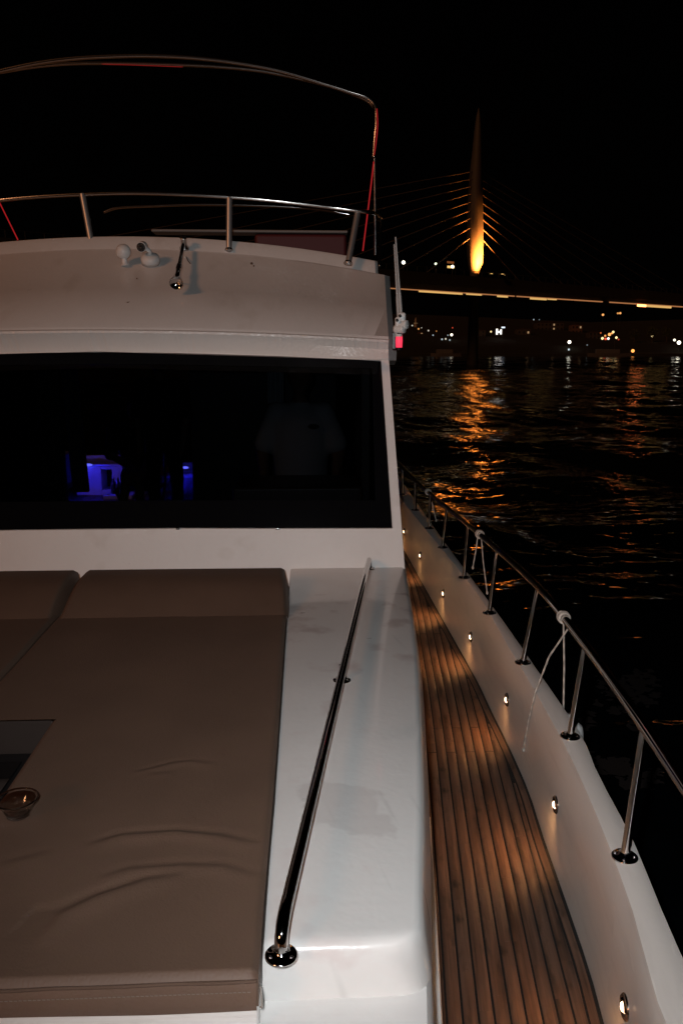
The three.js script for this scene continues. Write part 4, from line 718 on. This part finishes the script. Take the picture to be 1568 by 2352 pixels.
// ------------------------------------------------------------------ far shore
const ter = (x, d) => { const e = d - 512 - 6 * Math.sin(x * 0.02); return e < 0 ? -3 : Math.min(1.6, e * 0.8) + (e > 8 ? (e - 8) * 0.085 + 5 * Math.sin(x * 0.011 + 1) * Math.min(1, e / 150) : 0) - (e > 420 ? (e - 420) * 0.06 : 0); };
{
  const xs = lin(-900, 1300, 90), ds = [500, 506, 511, 514, 517, 520, 524, 530, 540, 560, 590, 630, 680, 740, 820, 920, 1100, 1500, 2200];
  structure('hillside', loft(ds.map((d) => xs.map((x) => V(x, ter(x, d) + (d > 530 ? 4 * fbm(x * 0.02 + 40, d * 0.02, 211, 3) : 0), -d))), null), std({ color: col(0.012, 0.012, 0.01), roughness: 1 }));
}
const hillHit = (px, py, lift) => { for (let d = 514; d < 1500; d += 1) { const w = atD(px, py, d); if (w.y - lift <= ter(w.x, d) + 0.1) return w; } return atD(px, py, 620); };
const c5 = (x, y) => [0.91856 * (980 + x / 2.157), 0.91856 * (740 + y / 2.157)];
const poleMat = std({ color: col(0.03, 0.03, 0.03), roughness: 0.7 });
function lampPost(label, px, py, rgb, size, k, group, lift = 5.5, at) {
  const w = at ?? hillHit(px, py, lift), gy = at ? w.y - lift : Math.min(ter(w.x, -w.z), w.y - 1.2), o = thing('street_lamp', label, 'street lamp', V(w.x, gy, w.z), group);
  mesh('pole', [tube([V(w.x, gy, w.z), V(w.x, w.y, w.z)], 0.09, 1, 8)], poleMat, o);
  const r = size / 1898 * Math.hypot(w.x, w.z) / 2, g = new THREE.SphereGeometry(r, 14, 10); g.translate(w.x, w.y, w.z);
  mesh('lamp_head', g, M.glow(...rgb, k), o); return o;
}
const W = [1, 0.93, 0.75], CW = [0.8, 0.95, 1], OR = [1, 0.42, 0.12], RD = [1, 0.1, 0.05], YE = [1, 0.75, 0.35];
for (const [x, y, c, s, k, label] of [
  [108, 160, W, 3.2, 0.6, 'pale street lamp just below the minaret on the far shore'], [142, 178, OR, 4, 0.7, 'orange street lamp low beside the minaret'], [158, 172, W, 2.4, 0.45, 'faint white lamp beside the orange lamp near the minaret'],
  [195, 187, W, 3.6, 0.6, 'yellowish lamp alone right of the orange lamp near the minaret'], [220, 212, CW, 3, 0.5, 'small cool white lamp low left of the bright pier lamp'], [238, 190, OR, 3, 0.4, 'dim orange lamp left of the bright pier lamp'],
  [325, 172, RD, 3, 0.5, 'small red lamp above the bright pier lamp'], [320, 210, W, 5.6, 3, 'bright white lamp at the end of the small pier'], [300, 212, CW, 3, 0.35, 'faint lamp just left of the bright pier lamp'],
  [532, 193, YE, 4.4, 1, 'yellowish lamp left of the lit letter sign'], [762, 128, CW, 3, 0.4, 'dim bluish lamp high on the dark slope under the bridge'], [792, 128, CW, 2.6, 0.16, 'very faint lamp beside the dim bluish lamp on the slope'],
  [954, 249, W, 7, 4, 'bright white waterfront lamp standing alone with a small lamp below it'], [951, 289, CW, 4.4, 0.8, 'small white lamp at the water below the lone bright lamp'], [1050, 265, CW, 3, 0.2, 'faint bluish lamp right of the lone bright waterfront lamp'],
  [1135, 102, OR, 5, 1.2, 'orange lamp high on the slope under the bridge lights'], [1215, 94, OR, 4, 0.8, 'orange lamp of a close pair high on the slope'], [1228, 93, OR, 4.6, 1.1, 'brighter orange lamp of the close pair high on the slope'],
  [1401, 217, YE, 4.8, 1.6, 'yellow lamp alone between the moored boat and the trees'], [1520, 238, W, 5.4, 1.6, 'white lamp left of the brightest waterfront lamp'], [1544, 252, W, 7.6, 4, 'brightest white waterfront lamp near the picture edge'],
]) lampPost(label, ...c5(x, y), c, s, k, 'lamps along the far shore');
lampPost('added orange quay lamp at the water for the streak down the waves', 1452, 806, [1, 0.36, 0.08], 7, 2, 'lamps along the far shore', 1.6);  // added lamp, a source for the orange streak on the waves

// minaret
{
  const w = hillHit(...c5(126, 178), 0), s = -w.z / 1898, o = thing('minaret', 'slim lit minaret on the far shore behind the whip antennas', 'minaret', w), st = std({ color: col(0.4, 0.36, 0.3), roughness: 0.8 }), hgt = s * 26;
  mesh('tower', between(lathe([[1.3, 0], [1.3, hgt * 0.45], [0.9, hgt * 0.47], [0.85, hgt * 0.72]], 14), w, w.clone().add(UP)), st, o);
  mesh('balcony', between(lathe([[0.9, hgt * 0.44], [1.7, hgt * 0.47], [1.7, hgt * 0.5], [0.9, hgt * 0.5]], 14), w, w.clone().add(UP)), M.glow(0.7, 0.42, 0.2, 0.16), o);
  mesh('spire', between(lathe([[0.95, hgt * 0.72], [0, hgt]], 14), w, w.clone().add(UP)), st, o);
}
// dark buildings between the lamps
function house(px, py, wpx, hpx, label, rgb, lit = []) {
  const w = hillHit(px, py, 0), s = -w.z / 1898, wd = wpx * s, ht = hpx * s, dp = Math.min(12, wd), o = thing('shore_building', label, 'building', w, undefined), wallM = std({ color: col(...rgb), roughness: 0.9 }), winM = std({ color: col(0.015, 0.015, 0.018), roughness: 0.15 });
  const X = V(1, 0, 0), Z = V(0, 0, 1);
  mesh('wall', basisBox(w.clone().add(V(0, ht / 2 - 1, 0)), X, UP, Z, wd, ht + 2, dp, 0.05), wallM, o);
  const rf = new THREE.CylinderGeometry(0.001, dp * 0.74, ht * 0.22, 4, 1); rf.rotateY(Math.PI / 4); rf.scale(wd / dp, 1, 1); rf.translate(w.x, w.y + ht + ht * 0.11, w.z); mesh('roof', rf.toNonIndexed(), std({ color: col(0.05, 0.025, 0.02), roughness: 0.9 }), o);
  const nx = Math.max(2, Math.round(wd / 3.4)), ny = Math.max(1, Math.round(ht / 3.3)); let k = 0;
  for (let j = 0; j < ny; j++) for (let i = 0; i < nx; i++) { const c = w.clone().add(V((i + 0.5) / nx * wd - wd / 2, (j + 0.5) / ny * ht, dp / 2 + 0.02)); mesh('window', basisBox(c, X, UP, Z, 1.2, 1.6, 0.08, 0.02), lit.includes(k) ? M.glow(1, 0.6, 0.3, 0.35) : winM, o); k++; }
}
house(...c5(985, 205), 24, 19, 'dim brown building on the slope above the lone bright waterfront lamp', [0.12, 0.07, 0.05], [5]);
house(...c5(840, 190), 60, 18, 'long dark building with rows of windows in the middle of the far shore', [0.05, 0.045, 0.04], [4, 11]);
house(...c5(700, 215), 30, 14, 'low dark building right of the lit letter sign', [0.05, 0.045, 0.04], [2]);
house(...c5(455, 225), 34, 16, 'dark building between the pier lamps and the lit letter sign', [0.05, 0.045, 0.04], [3, 6]);
house(...c5(150, 215), 12, 7, 'small reddish building under the orange lamp near the minaret', [0.16, 0.05, 0.03], [1]);
house(...c5(1080, 235), 26, 15, 'dark building left of the brightly lit moored boat', [0.05, 0.045, 0.04]);
// lit letter sign
{
  const [x, y] = c5(575, 193), w = hillHit(x, y + 8, 4), s = -w.z / 1898, c = atD(x, y, -w.z), o = thing('letter_sign', 'bright white letter H sign on a frame on the far shore', 'sign', V(c.x, Math.min(w.y - 4, c.y - 8 * s), c.z));
  const X = V(1, 0, 0), Z = V(0, 0, 1);
  mesh('letter', [basisBox(c.clone().add(V(-4.6 * s, 0, 0)), X, UP, Z, 4.2 * s, 13 * s, 0.5, 0.1), basisBox(c.clone().add(V(4.4 * s, -0.5 * s, 0)), X, UP, Z, 3.8 * s, 11 * s, 0.5, 0.1), basisBox(c.clone().add(V(0, -0.5 * s, 0.02)), X, UP, Z, 6 * s, 3.8 * s, 0.46, 0.1)], M.glow(1, 0.93, 0.85, 1.6), o);
  mesh('top_panel', basisBox(atD(...c5(598, 170), -w.z), X, UP, Z, 8 * s, 3.4 * s, 0.5, 0.1), M.glow(0.75, 0.85, 1, 1.2), o);
  mesh('frame', [segment(V(c.x, o.position.y, c.z - 0.6), c.clone().add(V(0, 0, -0.6)), 0.4, 0.4), segment(V(c.x + 8 * s, o.position.y, c.z - 0.7), atD(...c5(598, 170), -w.z).add(V(0, 0, -0.6)), 0.4, 0.4)], poleMat, o);
}
// boats at the far quay
function farBoat(px, py, L, label, lamps) {
  const d = 505, p = atD(px, py, d); p.y = 0; const s = d / 1898, o = thing('moored_boat', label, 'boat', p), hl = std({ color: col(0.08, 0.08, 0.085), roughness: 0.5 });
  const n = 12, rows = lin(-1, 1, n).map((t) => { const k = Math.sqrt(Math.max(0.02, 1 - t * t * (t > 0 ? 1 : 0.5))); return [[-1.7 * k, 1.6 + 0.5 * t * t], [-1.3 * k, 0], [0, -0.6], [1.3 * k, 0], [1.7 * k, 1.6 + 0.5 * t * t], [0, 1.5]].map(([z, y]) => V(p.x + t * L / 2, y, p.z + z)); });
  mesh('hull', loft(rows, 0.6), hl, o);
  mesh('deckhouse', basisBox(p.clone().add(V(-L * 0.05, 2.9, 0)), V(1, 0, 0), UP, V(0, 0, 1), L * 0.55, 2.6, 2.4, 0.2), hl, o);
  mesh('mast', tube([p.clone().add(V(L * 0.1, 4, 0)), p.clone().add(V(L * 0.1, 9, 0))], 0.1), poleMat, o);
  for (const [x, y, c, sz, k] of lamps) { const q = atD(...c5(x, y), d - 2.2), g = new THREE.SphereGeometry(sz * s / 2, 12, 8); g.translate(q.x, q.y, q.z); mesh('lamp', g, M.glow(...c, k), o); }
}
farBoat(...c5(1172, 292), 26, 'excursion boat at the far quay hung with red and orange lamps', [[1123, 200, [1, 0.2, 0.05], 3.4, 0.6], [1147, 215, [1, 0.4, 0.1], 4.6, 1], [1132, 229, YE, 6, 1.6], [1164, 230, W, 5.4, 2], [1149, 232, RD, 5, 1.2], [1170, 208, OR, 7, 1.4], [1190, 195, YE, 5.6, 1.4], [1184, 201, OR, 4.5, 1.2], [1207, 225, YE, 5.4, 1.6], [1219, 235, RD, 3.6, 0.5]]);
farBoat(...c5(290, 296), 18, 'small boat with three bluish lamps at the pier', [[268, 234, CW, 4, 0.5], [288, 232, W, 4, 0.7], [310, 238, CW, 4, 0.35]]);
// dark waterside trees
function tree(px, py, hpx, label) {
  const w = hillHit(px, py, 0), s = -w.z / 1898, h = hpx * s, o = thing('waterside_tree', label, 'tree', w, undefined);
  mesh('trunk', [tube([w.clone().add(V(0, -1, 0)), w.clone().add(V(0.2, h * 0.35, 0)), w.clone().add(V(-0.1, h * 0.6, 0))], 0.25, 8, 7), tube([w.clone().add(V(0.1, h * 0.3, 0)), w.clone().add(V(h * 0.2, h * 0.6, 0))], 0.12, 1, 6), tube([w.clone().add(V(0.1, h * 0.34, 0)), w.clone().add(V(-h * 0.2, h * 0.62, 0))], 0.12, 1, 6)], std({ color: col(0.05, 0.035, 0.025), roughness: 0.9 }), o);
  const leaf = new THREE.PlaneGeometry(0.55, 0.4), gs = [];
  for (let i = 0; i < 700; i++) { const a = rr(0, 6.283), b = Math.acos(rr(-1, 1)), r = h * 0.33 * Math.cbrt(rr(0.15, 1)) * (0.8 + 0.35 * Math.sin(a * 3 + b * 4)), g = leaf.clone(); g.rotateX(rr(0, 3)); g.rotateY(rr(0, 6)); g.translate(w.x + Math.sin(b) * Math.cos(a) * r, w.y + h * 0.66 + Math.cos(b) * r * 0.95, w.z + Math.sin(b) * Math.sin(a) * r); gs.push(g); }
  mesh('crown', gs, std({ color: col(0.05, 0.06, 0.02), roughness: 0.9 }), o);
}
tree(...c5(1300, 262), 34, 'bare looking dark tree right of the brightly lit moored boat');
tree(...c5(1395, 262), 42, 'dark tree behind the lone yellow lamp');
tree(...c5(1475, 262), 40, 'dark tree left of the brightest waterfront lamps');

// ------------------------------------------------------------------ cable-stayed bridge
{
  const HB = 13, a = atH(905, 663, HB), b = atH(1565, 705, HB), dir = b.clone().sub(a).setY(0).normalize(), back = V(dir.z, 0, -dir.x); if (back.z > 0) back.negate();
  const onLine = (px, py, off) => onPlane(px, py, a.clone().addScaledVector(back, off), back);
  const on = (px, off) => { const r = ray(px, 680), n = back, o = V(0, H0, 0), p = a.clone().addScaledVector(back, off); const r2 = V(r.x, 0, r.z); const q = r2.multiplyScalar(p.clone().sub(o).setY(0).dot(n) / V(r.x, 0, r.z).dot(n)); return V(q.x, 0, q.z); };
  const tw = on(1089, 7.5);                                       // foot of the pylon
  const br = thing('cable_stayed_bridge', 'cable stayed bridge with an orange lit pylon and a strip of lights under its deck', 'bridge', V(tw.x, 0, tw.z));
  const R = (n, g, m, p) => mesh(n, g, m, br, p);
  const deckM = std({ color: col(0.03, 0.025, 0.022), roughness: 0.8 });
  const start = a.clone().addScaledVector(dir, -420), end = a.clone().addScaledVector(dir, 520), L = start.distanceTo(end), mid = start.clone().lerp(end, 0.5);
  const deckTop = H0 + HB + 3.9;
  const profile = [[0.4, HB + 0.2], [0, HB + 1.4], [0.3, HB + 3.4], [0.3, HB + 3.9], [14.7, HB + 3.9], [15, HB + 1.4], [14.6, HB + 0.2], [0.4, HB + 0.2]];
  R('deck', loft([start, end].map((p) => profile.map(([o, h]) => p.clone().addScaledVector(back, o).setY(H0 + h))), 0.3), deckM);
  // railing
  const rail = R('railing', segment(start.clone().addScaledVector(back, 0.4).setY(deckTop + 1.15), end.clone().addScaledVector(back, 0.4).setY(deckTop + 1.15), 0.1, 0.1), poleMat);
  const rp = []; for (let t = 250; t < 720; t += 3) { const p = start.clone().addScaledVector(dir, t).addScaledVector(back, 0.4); rp.push(segment(p.clone().setY(deckTop - 0.1), p.clone().setY(deckTop + 1.1), 0.09, 0.09, V(0, 0, 1))); }
  const rpm = R('baluster', rp, poleMat, rail); rpm.userData.kind = 'stuff';
  // strips of light
  const X2 = (x) => 872.6 + 0.4435 * x, yAt = (px) => 663 + (px - 905) * (42 / 660);
  const piece = (x0, x1, dy0, dy1, m, out) => { const A = X2(x0), C = X2(x1), p = onLine(A, yAt(A) + (dy0 + dy1) / 2, -out), q = onLine(C, yAt(C) + (dy0 + dy1) / 2, -out); const h = (dy1 - dy0) / 1898 * p.distanceTo(V(0, H0, 0)); const ax = q.clone().sub(p), len = ax.length(); ax.normalize(); const az = back.clone().negate(), ay = az.clone().cross(ax).normalize(); return basisBox(p.clone().lerp(q, 0.5), ax, ay, az, len, h, 0.2, 0.05); };
  const peach = M.glow(1, 0.4, 0.15, 0.36), yel = M.glow(1, 0.58, 0.18, 0.75);
  for (const [x0, x1] of [[-60, 210], [213, 430], [434, 560], [563, 695], [705, 860], [863, 1000], [1003, 1150], [1185, 1375], [1378, 1565], [1600, 2100]]) R('light_strip', piece(x0, x1, -1.3, 1.2, peach, 0.12), peach);
  for (const [x0, x1, e] of [[200, 425, 4.2], [445, 525, 3.4], [605, 660, 4.2], [775, 860, 4.6], [865, 912, 3], [1375, 1505, 5]]) R('light_panel', piece(x0, x1, 0.6, e, yel, 0.3), yel);
  R('light_panel', piece(1330, 1374, 0.7, 5.2, yel, 0.3), M.glow(1, 0.25, 0.07, 8));  // added panel, far brighter than its neighbours, to throw a streak on the water
  // pylon
  const py = (yy) => onPlane(1089, yy, V(tw.x, 0, tw.z), V(0, 0, 1)).y;
  const pyl = std({ color: col(0.055, 0.05, 0.043), roughness: 0.7 });
  const edges = [[640, 1080, 1098], [622, 1078.5, 1099.5], [606, 1075.5, 1106], [585, 1073.2, 1107.4], [560, 1072.2, 1107.6], [520, 1073, 1107.3], [480, 1074.5, 1106.8], [440, 1076.5, 1106.2], [400, 1079, 1106], [360, 1083.5, 1105.6], [320, 1087.5, 1105], [290, 1090.5, 1104], [265, 1094, 1102], [248, 1098, 1099]];
  const scl = Math.hypot(tw.x, tw.z) / 1898 * 1.02;
  const ringAt = (y, x0, x1) => { const c = onPlane((x0 + x1) / 2, y, V(tw.x, 0, tw.z), V(0, 0, 1)), rX = (x1 - x0) / 2 * scl, rZ = rX * 1.25, out = []; for (let i = 0; i <= 28; i++) { const t = i / 28 * Math.PI * 2; out.push(V(c.x + Math.cos(t) * rX, c.y, c.z + Math.sin(t) * rZ)); } return out; };
  const rows = edges.map((e) => ringAt(...e)); const low = rows[0].map((p) => V(tw.x + (p.x - rows[0].reduce((s, q) => s + q.x, 0) / 29) * 1.4, -3, tw.z + (p.z - tw.z) * 1.4)); R('pier', loft([low, rows[0]], 0.9), std({ color: col(0.012, 0.011, 0.01), roughness: 0.9 }));
  R('pylon', loft(rows, 0.9), pyl);
  // cables
  const cab = std({ color: col(0.12, 0.105, 0.09), roughness: 0.6 });
  const ys = [544.5, 522.3, 501, 483.3, 464.7, 446, 429.2, 412.3, 396], ends = [[1196, 650], [1247, 653.5], [1298, 657.6], [1347, 662], [1396, 666], [1442, 669], [1491, 673.3], [1538, 676], [1583, 679]];
  ys.forEach((yy, i) => {
    const top = V(tw.x, py(yy), tw.z), e = onLine(ends[i][0], ends[i][1], 7.5), s = e.clone().sub(top), ref = top.clone().addScaledVector(dir, -s.dot(dir)).setY(e.y);
    R('stay_cable', [tube([top.clone().addScaledVector(dir, 1.6), e], 0.11, 1, 7)], cab); R('stay_cable', [tube([top.clone().addScaledVector(dir, -1.6), ref], 0.11, 1, 7)], cab);
  });
  // floodlights at the foot of the pylon
  const fl = (off, side, up, inten, tgt, ang) => {
    const p = V(tw.x, deckTop + up, tw.z).addScaledVector(dir, side).addScaledVector(back, off);
    const h = R('floodlight', [basisBox(p.clone().add(V(0, -0.45, 0)), dir, UP, back, 0.9, 0.9, 0.6, 0.05), segment(V(p.x, deckTop - 0.2, p.z), p.clone().add(V(0, -0.8, 0)), 0.25, 0.25, V(0, 0, 1))], poleMat);
    const g = new THREE.CylinderGeometry(0.3, 0.3, 0.06, 16); g.translate(p.x, p.y + 0.04, p.z); R('lamp_glass', g.toNonIndexed(), M.glow(1, 0.6, 0.2, 2), h);
    const l = new THREE.SpotLight(new THREE.Color(1, 0.27, 0.04), inten, 0, ang, 0.8, 2); l.position.copy(p).add(V(0, 0.12, 0)); l.target.position.set(tw.x, deckTop + tgt, tw.z); l.castShadow = true; scene.add(l, l.target);
  };
  fl(-7, -2.2, 0.9, 22000, 6.2, 0.56);
  fl(-6.2, 3.2, 0.9, 12000, 8.5, 0.46);
  fl(-8, 0.6, 0.9, 4500, 13, 0.28);
  // lamps and a kiosk on the deck
  const gl = 'lamps on the bridge deck';
  lampPost('bright globe lamp on the bridge beside the whip antennas', 0, 0, W, 7.5, 4, gl, onLine(926, 603, 9).y - deckTop, onLine(926, 603, 9));
  lampPost('greenish white lamp on the bridge between globe lamp and lit kiosk', 0, 0, [0.9, 1, 0.7], 5.2, 2, gl, onLine(1000, 606, 9).y - deckTop, onLine(1000, 606, 9));
  lampPost('bright lamp in front of the lit kiosk on the bridge', 0, 0, W, 6.4, 4, gl, onLine(1038.5, 612.5, 6).y - deckTop, onLine(1038.5, 612.5, 6));
  const kc = onLine(1037, 609, 11), ks = kc.distanceTo(V(0, H0, 0)) / 1898, ko = thing('bridge_kiosk', 'small kiosk with an orange lit front on the bridge beside the pylon', 'kiosk', V(kc.x, deckTop, kc.z)), hgt = kc.y + 8 * ks - deckTop;
  mesh('wall', basisBox(V(kc.x, deckTop + hgt / 2, kc.z), dir, UP, back, 24 * ks, hgt, 3, 0.05), std({ color: col(0.2, 0.15, 0.1), roughness: 0.8 }), ko);
  mesh('sign_band', basisBox(onLine(1034, 603, 9.3), dir, UP, back, 21 * ks, 4.5 * ks, 0.15, 0.03), M.glow(1, 0.3, 0.08, 0.16), ko);
  mesh('lit_window', basisBox(onLine(1034.5, 613.5, 9.3), dir, UP, back, 21 * ks, 5 * ks, 0.15, 0.03), M.glow(1, 0.65, 0.2, 0.9), ko);
  mesh('roof', basisBox(V(kc.x, deckTop + hgt + 0.15, kc.z), dir, UP, back, 27 * ks, 0.28, 3.6, 0.05), poleMat, ko);
}
renderer.render(scene, camera);
